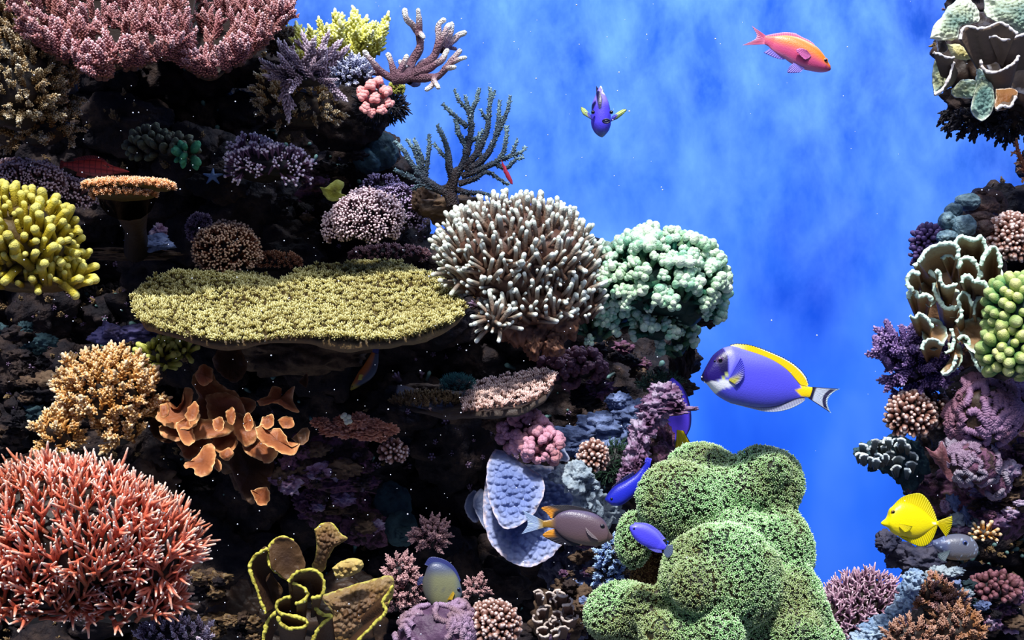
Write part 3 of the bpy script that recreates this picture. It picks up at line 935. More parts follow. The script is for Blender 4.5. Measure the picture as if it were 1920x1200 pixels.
m_shelfpink = coral('pale_pink_nubs', [(0, (84, 56, 48)), (0.5, (160, 118, 106)), (1, (240, 210, 200))])
m_greyplate = coral('grey_brown_plate', [(0, (60, 48, 42)), (1, (96, 84, 74))], patch=(50, 44, 46), patch_amt=0.8, bump=(90, 0.9))
m_softpink = coral('soft_rose_lobes', [(0, (110, 66, 74)), (0.6, (176, 118, 136)), (1, (214, 160, 178))], patch=(150, 90, 60), patch_amt=0.6, patch_scale=20, bump=(340, 0.6))
m_softmaroon = coral('maroon_soft_lobes', [(0, (52, 30, 36)), (0.6, (96, 58, 62)), (1, (132, 86, 96))], bump=(200, 0.6))
m_terracotta = coral('terracotta_knobs', [(0, (130, 70, 50)), (0.6, (200, 130, 100)), (1, (230, 176, 150))], bump=(300, 0.7))
m_blueplate = coral('powder_blue_plate', [(0, (92, 108, 158)), (0.6, (112, 128, 178)), (0.93, (140, 150, 186)), (1, (204, 190, 200))], bump=(160, 0.5))
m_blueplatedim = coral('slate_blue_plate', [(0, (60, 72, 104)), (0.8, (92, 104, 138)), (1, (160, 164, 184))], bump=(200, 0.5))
m_leather = coral('dark_green_leather', [(0, (10, 22, 12)), (1, (26, 44, 20))], patch=(50, 34, 14), patch_amt=0.6, bump=(120, 0.6))
m_polyp = coral('mint_polyps', [(0, (14, 30, 14)), (0.5, (58, 98, 48)), (0.85, (150, 206, 130)), (1, (226, 250, 206))], patch=(140, 124, 70), patch_amt=0.5, patch_scale=7, bump=None)
m_skyblue = coral('sky_blue_tips', [(0, (40, 54, 104)), (0.5, (92, 120, 190)), (1, (190, 220, 240))])
m_rose = coral('dusky_rose_tips', [(0, (60, 36, 40)), (0.5, (134, 92, 96)), (1, (214, 172, 172))])
m_brain = coral('violet_ridges', [(0, (60, 38, 60)), (0.5, (128, 96, 128)), (1, (196, 170, 196))], patch=(120, 90, 70), patch_amt=0.5, patch_scale=20, bump=(300, 0.7))
m_cup = coral('brown_cup_yellow_rim', [(0, (50, 32, 22)), (0.74, (82, 56, 36)), (0.94, (140, 124, 40)), (1, (196, 188, 80))], bump=(180, 0.5))
m_cupknob = coral('knobbly_tan_cup', [(0, (64, 42, 26)), (0.5, (104, 74, 46)), (0.94, (140, 112, 60)), (1, (196, 190, 84))], patch=(140, 120, 96), patch_amt=0.4, patch_scale=30)
m_lettuce = coral('tan_lettuce_pale_rim', [(0, (96, 70, 46)), (0.5, (140, 108, 74)), (0.76, (160, 150, 118)), (0.9, (196, 222, 200)), (1, (214, 240, 222))], bump=(160, 0.5))
m_bead = coral('yellow_green_beads', [(0, (20, 78, 52)), (0.4, (86, 132, 70)), (0.8, (182, 192, 108)), (1, (222, 222, 150))], patch=(70, 140, 90), patch_amt=0.5, patch_scale=12, bump=(420, 0.5))
m_tealobe = coral('grey_teal_lobes', [(0, (44, 66, 76)), (0.6, (92, 118, 132)), (1, (130, 156, 164))], bump=(170, 1.0))
m_brownlobe = coral('cocoa_lobes', [(0, (42, 30, 30)), (1, (92, 70, 66))], bump=(170, 1.0))
m_purplespike = coral('deep_purple_spikes', [(0, (30, 22, 52)), (0.5, (72, 54, 104)), (0.85, (132, 104, 160)), (1, (190, 160, 200))])
m_purpleknob = coral('dark_purple_knobs', [(0, (24, 18, 44)), (1, (84, 66, 120))])
m_brownknob = coral('brown_knobs_pale_tips', [(0, (48, 26, 22)), (0.55, (110, 68, 56)), (0.85, (160, 122, 110)), (1, (226, 206, 200))])
m_sealplate = coral('sea_grey_green_plate', [(0, (56, 84, 80)), (0.6, (96, 130, 122)), (0.9, (140, 164, 150)), (1, (220, 226, 212))], patch=(160, 152, 100), patch_amt=0.55, patch_scale=16)
m_paleplate = coral('cream_grey_plate', [(0, (110, 124, 104)), (0.6, (166, 176, 146)), (1, (226, 230, 208))], patch=(70, 120, 118), patch_amt=0.6, patch_scale=14)
m_brownface = coral('mushroom_brown_plate', [(0, (72, 60, 52)), (0.85, (104, 88, 74)), (0.96, (220, 208, 200)), (1, (240, 232, 228))], bump=(120, 0.4))
m_mauvetwig = coral('mauve_twigs', [(0, (66, 44, 60)), (0.5, (128, 92, 116)), (0.85, (180, 142, 160)), (1, (226, 196, 208))])
m_ruffle = coral('ruffled_blue_white', [(0, (44, 54, 62)), (0.6, (90, 108, 112)), (0.85, (150, 170, 176)), (1, (216, 228, 232))], patch=(90, 80, 60), patch_amt=0.5, patch_scale=22)
m_mossgreen = coral('dark_moss_threads', [(0, (16, 30, 26)), (1, (52, 84, 62))], bump=None)
m_limeknob = coral('lime_knobs', [(0, (90, 84, 20)), (0.5, (150, 150, 50)), (1, (206, 210, 110))])
m_sagegreen = coral('sage_green_bubbles', [(0, (40, 32, 24)), (0.5, (72, 66, 52)), (1, (112, 118, 90))], bump=(300, 0.6))
m_emerald = coral('emerald_bubbles', [(0, (20, 74, 52)), (1, (90, 186, 134))], bump=(300, 0.6))

BUSH = [u_bottle(k + 130, r=0.09, cones=18, csize=0.22, taper=0.6) for k in range(6)]
STARP = [u_twig(k + 160, r=0.11, prongs=4, spread=1.1, plen=0.5) for k in range(5)]
FINE = [u_twig(k + 170, r=0.05, prongs=3, sides=4, spread=0.9) for k in range(5)]
NUB3 = [u_knob(k + 180, balls=5, sub=0, r=0.3, stalk=0.16, spread=0.3) for k in range(4)]

# ================================================================ LEFT REEF, TOP
def table(name, label, cat, front, back, plate_px, n, units, key, size, mat, pmat, seed, part_name='branch', base=None, edge=0, **kw):
    rs = np.random.RandomState(seed)
    o = thing(name, label, cat, W(*(base or front[len(front) // 2])))
    g, samp, Fp = shelf_geo(front, back, plate_px, seed=seed)
    part('plate', g, pmat, o)
    P, N = samp(n, rs)
    if edge:
        i = rs.randint(2, len(Fp) - 2, edge); out = (i / len(Fp) - 0.5) * 1.6
        P = np.vstack([P, Fp[i] - [0, 0.004, 0.004]]); N = np.vstack([N, np.stack([out, np.full(edge, -0.9), rs.uniform(-0.5, 0.35, edge)], 1)])
    growth(o, P, N, units, key, mat, size, front[len(front) // 2][2], rs, part_name, **kw)
    return o, g

D = 2.3
table('table_coral', 'dusty pink spiky table coral at the top left edge of the tank', 'coral',
      [(45, -5, D), (62, 60, D), (110, 100, D), (180, 135, D - .03), (235, 118, D), (300, 104, D), (352, 72, D)],
      [(30, -60, 2.6), (120, -70, 2.75), (210, -75, 2.8), (300, -75, 2.75), (380, -60, 2.6)],
      14, 170, SPIRE, 'spire', 56, m_pink, M_core, 3, edge=60, up=0.6, toward=0.35, jitter=0.2, sink=0.15, thick=1.2, sv=0.35)
table('table_coral', 'pink spiky plate coral against the blue wall, right of the larger pink one', 'coral',
      [(322, 90, D + .05), (352, 122, D + .05), (400, 136, D + .05), (452, 108, D + .06), (500, 74, D + .08), (548, 18, D + .1)],
      [(330, -60, 2.7), (400, -75, 2.8), (470, -75, 2.8), (560, -60, 2.7)],
      16, 140, SPIRE, 'spire', 50, m_pink, M_core, 4, edge=60, up=0.6, toward=0.3, jitter=0.2, sink=0.15, thick=1.2, sv=0.35)
colony('branching_coral', 'drooping olive and tan bushy coral at the upper left edge', 'coral',
       [(20, 150, 2.35, 80, 95, 70), (95, 150, 2.42, 45, 60, 50), (75, 235, 2.45, 55, 40, 40), (-10, 30, 2.35, 45, 70, 50)], 290, BOTTLE, 'bottle', 38, m_olive, M_core, 7,
       up=0.35, toward=0.25, jitter=0.3, thick=1.1)
colony('branching_coral', 'fine brownish pink coral above the yellow finger coral at the left edge', 'coral',
       [(40, 345, 2.5, 75, 32, 50), (120, 368, 2.55, 45, 26, 40)], 420, DOTS, 'dots', 18, m_mauvefine, M_core, 8, indiv=False, up=0.3, thick=1.1)
colony('bubble_coral', 'dim sage green knobbly coral with an emerald right end under the pink corals', 'coral',
       [(282, 274, 2.7, 32, 24, 24), (322, 282, 2.68, 36, 20, 24)], 70, BEAD, 'bead', 22, m_sagegreen, M_core_dark, 9, up=0.25, part_name='lobe')
o = bpy.data.objects['bubble_coral']
rs = np.random.RandomState(3)
gp, gn = ell_points([(352, 290, 2.64, 16, 12, 14)], 9, rs, 0.1)
growth(o, gp, gn, BEAD, 'bead', m_emerald, 22, 2.64, rs, 'green_lobe', up=0.1)
_o = colony('small_table_coral', 'small orange table coral on a tapering stem, left of centre in the dark', 'coral',
      [(242, 350, 2.38, 82, 10, 50), (232, 364, 2.38, 58, 13, 40), (290, 352, 2.38, 34, 8, 30)], 760, NUB, 'nub', 11, m_orange, M_core_ochre, 12, indiv=False, up=0.5, jitter=0.25, part_name='nub_cover')
part('stem', tube([W(240, 366, 2.42), W(246, 388, 2.46), (W(254, 430, 2.54)), W(258, 470, 2.62)], [S(52, 2.4), S(30, 2.4), S(17, 2.5), S(24, 2.6)], 16, t=(0.9, 0.1), cap=False, bump=0.25, bscale=14), M_core, _o)

# yellow finger coral
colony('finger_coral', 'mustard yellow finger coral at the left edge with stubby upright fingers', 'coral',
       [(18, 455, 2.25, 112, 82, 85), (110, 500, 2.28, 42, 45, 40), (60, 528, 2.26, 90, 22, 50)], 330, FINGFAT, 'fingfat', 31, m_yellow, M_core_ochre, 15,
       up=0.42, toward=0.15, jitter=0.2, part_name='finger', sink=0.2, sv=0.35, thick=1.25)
# ledge with blue-white encrusted stone
_o = thing('rock_ledge', 'dark rock ledge with a blue-white crusted stone on its right end', 'rock', W(240, 480, 2.7))
part('ledge', blob_geo(236, 476, 2.68, 92, 11, 50, seed=4, rough=0.3, freq=4), ROCK_BROWN, _o)
part('crusted_stone', blob_geo(286, 456, 2.62, 38, 15, 24, seed=6, rough=0.4, freq=3), ROCK_BLUE, _o, label='blue-white crusted stone')
part('crusted_peak', blob_geo(298, 436, 2.64, 14, 14, 12, seed=8, rough=0.5, freq=3), ROCK_PURPLE, _o)
colony('bushy_coral', 'round rust brown coral with pale dots above the cream table coral', 'coral',
       [(425, 470, 2.72, 48, 38, 36)], 240, DOTS, 'dots', 20, m_rust, M_core_dark, 17, indiv=False, up=0.2)
colony('bushy_coral', 'dull grey-brown tuft standing left of the round rust brown coral', 'coral',
       [(374, 428, 2.78, 18, 24, 18)], 70, NUB, 'nub', 12, GROWTH_B, M_core_dark, 18, indiv=False, up=0.3)
colony('branching_coral', 'lilac and white branching coral in the dark below the pink corals', 'coral',
       [(505, 315, 2.62, 66, 28, 36), (470, 290, 2.66, 28, 18, 20)], 110, DOTS, 'dots', 26, m_lilac, M_core_dark, 19, up=0.3, thick=0.9)
colony('birdsnest_coral', 'rosy bushy coral covered in white dots, left of the dark branching coral', 'coral',
       [(690, 410, 2.62, 52, 40, 40), (650, 428, 2.66, 34, 24, 26)], 460, DOTS, 'dots', 19, m_birdnest, M_core_dark, 21, indiv=False, up=0.15)
colony('birdsnest_coral', 'dull violet bushy coral behind the rosy white-dotted one', 'coral',
       [(745, 395, 2.74, 44, 36, 30), (715, 362, 2.78, 28, 24, 24)], 300, DOTS, 'dots', 17, m_bird_dark, M_core_dark, 22, indiv=False, up=0.15)
solo('leaf_coral', leaf_geo([(600, 352), (612, 350), (632, 336), (645, 345), (640, 362), (650, 368), (630, 378), (612, 372)], 2.66, 3, 8, seed=2, wav=8), m_limeknob,
     'small yellow-green leaf-shaped coral in the dark above the rosy coral', 'coral')
heap('boulder_coral', ([blob_geo(712, 285, 2.82, 34, 36, 30, seed=12, rough=0.12), blob_geo(690, 302, 2.8, 26, 24, 24, seed=13, rough=0.12)]), ROCK_TEAL,
     'smooth teal boulder coral at the edge of the reef beneath the pink cauliflower coral', 'coral')
colony('cauliflower_coral', 'dark brown rounded coral at the gap right of the pink plate corals', 'coral',
       [(538, 84, 2.85, 34, 28, 26)], 130, NUB, 'nub', 9, M_core, M_core, 24, indiv=False, up=0.1)
colony('branching_coral', 'lemon yellow branching coral at the top of the reef', 'coral',
       [(636, 108, 2.6, 48, 18, 34), (588, 112, 2.62, 26, 12, 24), (686, 92, 2.6, 22, 16, 20)], 46, BOTTLE, 'bottle', 60, m_lemon, M_core_ochre, 25, up=0.65, jitter=0.28, thick=1.1, sv=0.35)
colony('branching_coral', 'grey-violet spiky coral in front of the lemon yellow coral', 'coral',
       [(572, 148, 2.5, 40, 16, 26)], 22, SPIRE, 'spire', 66, m_violetspike, M_core_dark, 26, up=0.35, jitter=0.35, thick=0.9, sv=0.35)
colony('branching_coral', 'small blue-white coral cluster at the foot of the big staghorn', 'coral',
       [(665, 142, 2.52, 32, 22, 24)], 50, BUSH, 'bush', 22, m_bluewhite, M_core_dark, 27, up=0.3)
colony('encrusting_coral', 'patchy olive and yellow encrusting coral below the grey-violet spikes', 'coral',
       [(560, 205, 2.62, 68, 40, 36), (515, 175, 2.66, 30, 32, 28)], 90, BUSH, 'bush', 22, m_olive, M_core, 28, up=0.3, jitter=0.5)
colony('encrusting_coral', 'tuft of yellow-green coral beside the stalk of the staghorn', 'coral',
       [(744, 166, 2.6, 11, 11, 10)], 40, NUB, 'nub', 8, m_limeknob, M_core_ochre, 29, indiv=False, up=0.2)

def antler(name, label, cat, paths, d, mat, seed, base, twigs=None, bumps=0.0, part_name='branch'):
    """paths: list of (points px, r0 px, r1 px, t0, t1)"""
    rs = np.random.RandomState(seed)
    o = thing(name, label, cat, W(*base))
    for pts, r0, r1, t0, t1 in paths:
        w = [W(p[0], p[1], d + (p[2] if len(p) > 2 else 0)) for p in pts]
        c = resample(w, max(6, int(4 * len(pts))))
        gs = [tube(c, np.linspace(S(r0, d), S(r1, d), len(c)), 10, t=(t0, t1), bump=0.22, bscale=90, seed=seed)]
        if bumps:
            L = np.linalg.norm(np.diff(c, axis=0), axis=1).sum(); n = int(L / S(bumps, d))
            fine = resample(c, max(n, 3)); rad = np.linspace(S(r0, d), S(r1, d), len(fine))
            tn = np.gradient(fine, axis=0); tn /= np.linalg.norm(tn, axis=1)[:, None]
            for i in range(len(fine)):
                for q in range(3):
                    v = rs.randn(3); v -= tn[i] * (v @ tn[i]); v /= np.linalg.norm(v)
                    gs.append(cone(fine[i] + v * rad[i] * 0.7, v + tn[i] * 0.9, S(5.0, d), S(1.7, d), 4, (t0 + (t1 - t0) * i / len(fine), min(1, t0 + (t1 - t0) * i / len(fine) + 0.35))))
        part(part_name, merge(gs), mat, o)
    return o
antler('staghorn_coral', 'mauve staghorn coral with thick white-tipped arms against the blue wall', 'coral', [
    ([(735, 150), (758, 146), (775, 142)], 11, 10, 0, 0.3),
    ([(745, 150), (722, 140), (700, 118, -.02), (684, 98, -.03)], 8, 5, 0.1, 1),
    ([(715, 140), (690, 132, .02), (668, 116, .04)], 6, 4, 0.3, 1),
    ([(742, 148), (735, 122), (728, 103)], 7.5, 5, 0.1, 1),
    ([(745, 146), (755, 122), (762, 106)], 7, 5, 0.2, 1),
    ([(760, 145), (772, 118, .03), (786, 92, .03), (787, 66, .03), (776, 50, .02), (762, 35), (759, 20)], 10, 5.5, 0.0, 1),
    ([(785, 66, .02), (786, 40, .01), (784, 20)], 7, 5, 0.45, 1),
    ([(787, 60, .02), (794, 70, -.02)], 5, 4.5, 0.7, 1),
    ([(768, 146), (790, 128), (812, 108), (822, 80), (822, 48), (832, 38)], 10, 5, 0.0, 1),
    ([(815, 102), (828, 76, -.01), (836, 56, -.01), (842, 48)], 7, 5.5, 0.3, 1),
    ([(828, 90), (842, 68, .02), (847, 46, .02)], 6.5, 5.5, 0.4, 1),
    ([(826, 94), (846, 80, .03), (860, 66, .04), (870, 62, .04)], 6.5, 6, 0.3, 1),
    ([(836, 88, .02), (854, 92, .05)], 5, 3.5, 0.1, 0.5),
    ([(778, 138, -.01), (805, 128, -.02), (828, 112, -.03), (838, 96, -.03)], 8, 5.5, 0.1, 1),
    ([(772, 146), (800, 146, -.02), (822, 142, -.03), (838, 126, -.04), (848, 112, -.04), (862, 96, -.04)], 9, 5, 0.0, 0.9),
    ([(846, 118, -.04), (864, 110, -.05), (872, 108, -.05)], 5, 4, 0.6, 1),
    ([(838, 128, -.04), (852, 126, -.07)], 5, 4.5, 0.7, 1),
    ([(815, 142, -.03), (812, 158, -.05), (800, 168, -.06)], 6, 4, 0.5, 1),
    ([(813, 150, -.05), (822, 164, -.07)], 5, 4, 0.7, 1),
    ([(768, 152), (778, 158, .04), (784, 156, .06)], 7, 5, 0.0, 0.1),
    ([(758, 132, .02), (750, 115, .05)], 5, 4, 0.6, 1),
    ([(778, 134, .02), (790, 118, .06), (802, 112, .08)], 6, 4.5, 0.3, 1)],
    2.5, m_stag, 31, (740, 155, 2.52))
_o = thing('cauliflower_coral', 'salmon pink cauliflower coral hanging below the staghorn', 'coral', W(704, 190, 2.5))
part('base', blob_geo(706, 180, 2.53, 22, 30, 16, seed=3, rough=0.2), m_softmaroon, _o)
for k, (x, y, s) in enumerate([(700, 168, 15), (718, 176, 15), (690, 182, 14), (705, 186, 14), (722, 192, 12), (694, 200, 14), (712, 202, 13), (700, 206, 11), (708, 158, 12), (684, 172, 11)]):
    P_ = W(x, y + 6, 2.48)[None]; r_ = np.random.RandomState(k)
    R_ = dir_matrices(np.array([[(x - 704) / 26.0, -1.0, 0.4 + (185 - y) / 40.0]]), r_)
    place('lobe', unit_meshes('knob', KNOB, m_salmon), P_, R_, np.array([[S(s * 1.7, 2.48)] * 3]), _o, [k])
# shaded plate below it
_o = thing('plate_coral', 'dark shaded frond-edged coral plate jutting out below the pink cauliflower coral', 'coral', W(700, 215, 2.75))
part('plate', blob_geo(712, 196, 2.7, 36, 14, 30, seed=5, rough=0.25), M_core_dark, _o)
rs = np.random.RandomState(8)
P_, N_ = ell_points([(714, 200, 2.68, 38, 14, 30)], 60, rs, 0.9, -1)
growth(_o, P_, N_, STARP, 'starp', M_core_dark, 20, 2.7, rs, 'frond', up=-0.1, jitter=0.3)
solo('reef_rock', blob_geo(640, 215, 2.78, 80, 62, 45, seed=44, rough=0.25), ROCK_DARK, 'dark rock carrying the staghorn and lemon yellow corals', 'rock')
solo('reef_rock', blob_geo(690, 320, 2.92, 62, 85, 45, seed=45, rough=0.25), ROCK_DARK, 'dark rock at the reef edge behind the teal boulder coral', 'rock')

# dark branching coral
antler('branching_coral', 'ink-blue tree-like branching coral standing out against the blue wall', 'coral', [
    ([(850, 385), (845, 360), (850, 335), (858, 320)], 13, 9, 0, 0.1),
    ([(845, 365), (815, 350), (790, 330), (770, 305), (758, 285), (742, 266)], 9, 3, 0.05, 1),
    ([(795, 335), (786, 310), (778, 285), (764, 262)], 5, 3, 0.4, 1),
    ([(788, 322), (792, 300), (783, 278), (776, 262)], 5, 3, 0.4, 1),
    ([(797, 330), (802, 300), (805, 275), (804, 254)], 5, 3, 0.4, 1),
    ([(800, 345), (775, 335), (755, 325), (742, 318)], 5, 3, 0.3, 1),
    ([(850, 340), (842, 310), (840, 285), (832, 260), (820, 236)], 8, 3, 0.1, 1),
    ([(855, 330), (872, 300), (873, 275), (860, 250), (855, 225)], 8, 3.5, 0.1, 1),
    ([(875, 290), (880, 262), (884, 235), (882, 215), (893, 190), (899, 168)], 7, 3, 0.2, 1),
    ([(884, 222), (875, 205), (862, 190), (852, 170)], 4.5, 2.5, 0.5, 1),
    ([(884, 218), (878, 200), (872, 180)], 4, 2.5, 0.5, 1),
    ([(876, 238), (858, 222), (842, 208), (831, 196)], 5, 2.8, 0.5, 1),
    ([(870, 315), (895, 285), (910, 255), (916, 225), (918, 195), (920, 166)], 7, 3, 0.1, 1),
    ([(916, 225), (906, 215), (902, 206)], 4, 2.5, 0.6, 1),
    ([(919, 195), (924, 180), (928, 172)], 3.5, 2.2, 0.7, 1),
    ([(872, 320), (905, 300), (925, 268), (934, 235), (936, 190)], 7, 3, 0.1, 1),
    ([(930, 255), (944, 225), (952, 205), (957, 182)], 5, 2.5, 0.5, 1),
    ([(865, 330), (900, 318), (935, 300), (948, 270), (950, 238)], 7, 3, 0.1, 1),
    ([(935, 300), (960, 292), (978, 285), (985, 276)], 5, 2.5, 0.5, 1),
    ([(925, 305), (950, 315), (965, 300), (980, 295)], 5, 2.5, 0.4, 1),
    ([(860, 345), (890, 335), (912, 322), (935, 335), (952, 346)], 6, 2.5, 0.1, 0.8),
    ([(855, 355), (880, 362), (905, 362), (926, 370)], 6, 2.5, 0.1, 0.8),
    ([(845, 350), (815, 355), (792, 345), (775, 355)], 6, 3, 0.1, 0.8),
    ([(872, 260), (890, 262), (905, 245)], 4.5, 2.5, 0.4, 1),
    ([(840, 300), (826, 285), (815, 270)], 4, 2.5, 0.6, 1),
    ([(960, 292), (966, 272), (970, 262)], 3.5, 2.2, 0.6, 1),
    ([(905, 300), (895, 275), (900, 250)], 5, 3, 0.3, 1)],
    2.55, m_darkbranch, 33, (850, 390, 2.56), bumps=4.2)
heap('reef_rock', ([blob_geo(845, 392, 2.62, 62, 26, 36, seed=46, rough=0.3), blob_geo(800, 370, 2.7, 26, 30, 26, seed=47, rough=0.3)]), ROCK_BROWN, 'ochre and brown rock from which the ink-blue branching coral grows', 'rock')
solo('red_fish_tail', leaf_geo([(940, 300), (948, 312), (958, 330), (962, 345), (953, 338), (944, 322)], 2.5, 3, 3), plain('crimson', (150, 30, 60), 0.6), 'thin crimson fish tail poking out at the right side of the ink-blue branching coral', 'seaweed')  # tail of a small red fish, shaped as one flat leaf
KNOB3 = [u_knob(k + 290, balls=6, sub=1, r=0.34, spread=0.3, stalk=0.2) for k in range(4)]
M_rootbrown = coral('brown_root', [(0, (74, 48, 38)), (1, (132, 92, 72))], bump=(60, 0.7))
KNOBG = [u_knob(k + 280, balls=7, r=0.25, spread=0.34, stalk=0.16) for k in range(6)]

# ================================================================ LEFT REEF, MIDDLE
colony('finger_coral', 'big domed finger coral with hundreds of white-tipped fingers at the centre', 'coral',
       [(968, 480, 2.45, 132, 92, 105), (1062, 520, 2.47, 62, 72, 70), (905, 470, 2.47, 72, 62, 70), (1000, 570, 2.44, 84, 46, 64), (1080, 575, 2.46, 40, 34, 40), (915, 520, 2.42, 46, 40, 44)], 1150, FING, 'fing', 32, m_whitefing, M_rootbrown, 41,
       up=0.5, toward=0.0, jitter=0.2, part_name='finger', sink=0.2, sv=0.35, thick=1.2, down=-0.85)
_o = [q for q in bpy.data.objects if q.name.startswith('finger_coral')][-1]
for k, (x, y, rx, ry) in enumerate([(965, 590, 34, 48), (1010, 605, 40, 46), (1055, 590, 34, 40), (1035, 635, 22, 24), (1000, 640, 16, 26)]):
    part('root_lobe', blob_geo(x, y + 8, 2.44, rx, ry, 30, seed=60 + k, rough=0.35, freq=2.6), M_rootbrown, _o)
colony('finger_coral', 'small sprig of white-tipped fingers hanging at the lower left of the big finger coral', 'coral',
       [(930, 602, 2.36, 24, 22, 20)], 26, FING, 'fing', 36, m_whitefing, M_core, 42, up=0.1, part_name='finger', thick=1.1, sink=0.3)
colony('cauliflower_coral', 'mint green cauliflower coral with white knobs, right of the big finger coral', 'coral',
       [(1235, 530, 2.5, 104, 76, 80), (1140, 560, 2.54, 52, 74, 50), (1285, 570, 2.52, 50, 46, 50), (1118, 622, 2.52, 26, 22, 24), (1235, 620, 2.52, 34, 20, 30), (1272, 650, 2.56, 16, 22, 20)], 330, KNOBG, 'knobg', 37, m_green, M_core_green, 43,
       up=0.4, jitter=0.3, sink=0.2, sv=0.35, part_name='knob_cluster', thick=0.9, down=-0.6, core_shrink=0.88)
# cream table coral (two lobes)
_o, _g = table('table_coral', 'wide cream-yellow table coral shelf across the middle of the reef', 'coral',
      [(247, 560, 2.32), (256, 586, 2.28), (300, 612, 2.22), (380, 630, 2.2), (470, 636, 2.2), (560, 630, 2.2), (640, 630, 2.18), (720, 632, 2.18), (790, 620, 2.2), (850, 596, 2.26), (872, 582, 2.3)],
      [(250, 552, 2.5), (300, 530, 2.62), (400, 512, 2.72), (490, 512, 2.76), (525, 526, 2.72), (565, 502, 2.74), (640, 498, 2.8), (730, 492, 2.8), (800, 520, 2.7), (870, 576, 2.42)],
      34, 3700, NUB, 'nub', 15, m_cream, m_creamplate, 44, part_name='nub_cover', indiv=False, up=0.75, toward=0.15, jitter=0.3, thick=0.85, sink=0.1, edge=330, sv=0.4)
part('stem', blob_geo(560, 655, 2.8, 130, 42, 50, seed=71, rough=0.35, octs=5), ROCK_BROWN, _o, label='dark tapering stem under the shelf')
for k, (x, y, rx, ry, d) in enumerate([(515, 492, 46, 16, 2.86), (730, 478, 70, 14, 2.86)]):
    colony('encrusting_coral', ['dim brown low coral behind the dip in the cream table coral', 'maroon low coral behind the right half of the cream table coral'][k], 'coral',
           [(x, y, d, rx, ry, 30)], 150, NUB, 'nub', 11, [m_rust, coral('maroon_nubs', [(0, (40, 20, 26)), (0.6, (104, 56, 64)), (1, (170, 130, 130))])][k], M_core_dark, 73 + k, indiv=False, up=0.3)
heap('reef_rock', ([blob_geo(208, 628, 2.6, 34, 20, 30, seed=51, rough=0.35), blob_geo(262, 624, 2.62, 46, 16, 30, seed=52, rough=0.25)]), rockmat('violet_blue_rock', [(24, 20, 34), (60, 54, 88), (92, 88, 136), (70, 60, 80)], 24), 'violet-blue crusted rock lying under the left end of the cream table coral', 'rock')
colony('branching_coral', 'golden tan branching coral above the red bush coral', 'coral',
       [(200, 735, 2.3, 72, 62, 55), (152, 725, 2.3, 30, 48, 36), (248, 745, 2.32, 36, 56, 40), (110, 815, 2.28, 30, 36, 30), (225, 800, 2.3, 34, 34, 30)], 200, BUSH, 'bush', 36, m_tan, M_core, 53,
       up=0.5, jitter=0.25, thick=1.1, sink=0.25)
colony('knobbly_coral', 'lime and mustard knobbly coral squeezed right of the golden tan coral', 'coral',
       [(295, 672, 2.42, 26, 26, 22), (322, 660, 2.46, 36, 14, 20)], 64, BUD, 'bud', 18, m_limeknob, M_core, 54, up=0.3, part_name='knob')

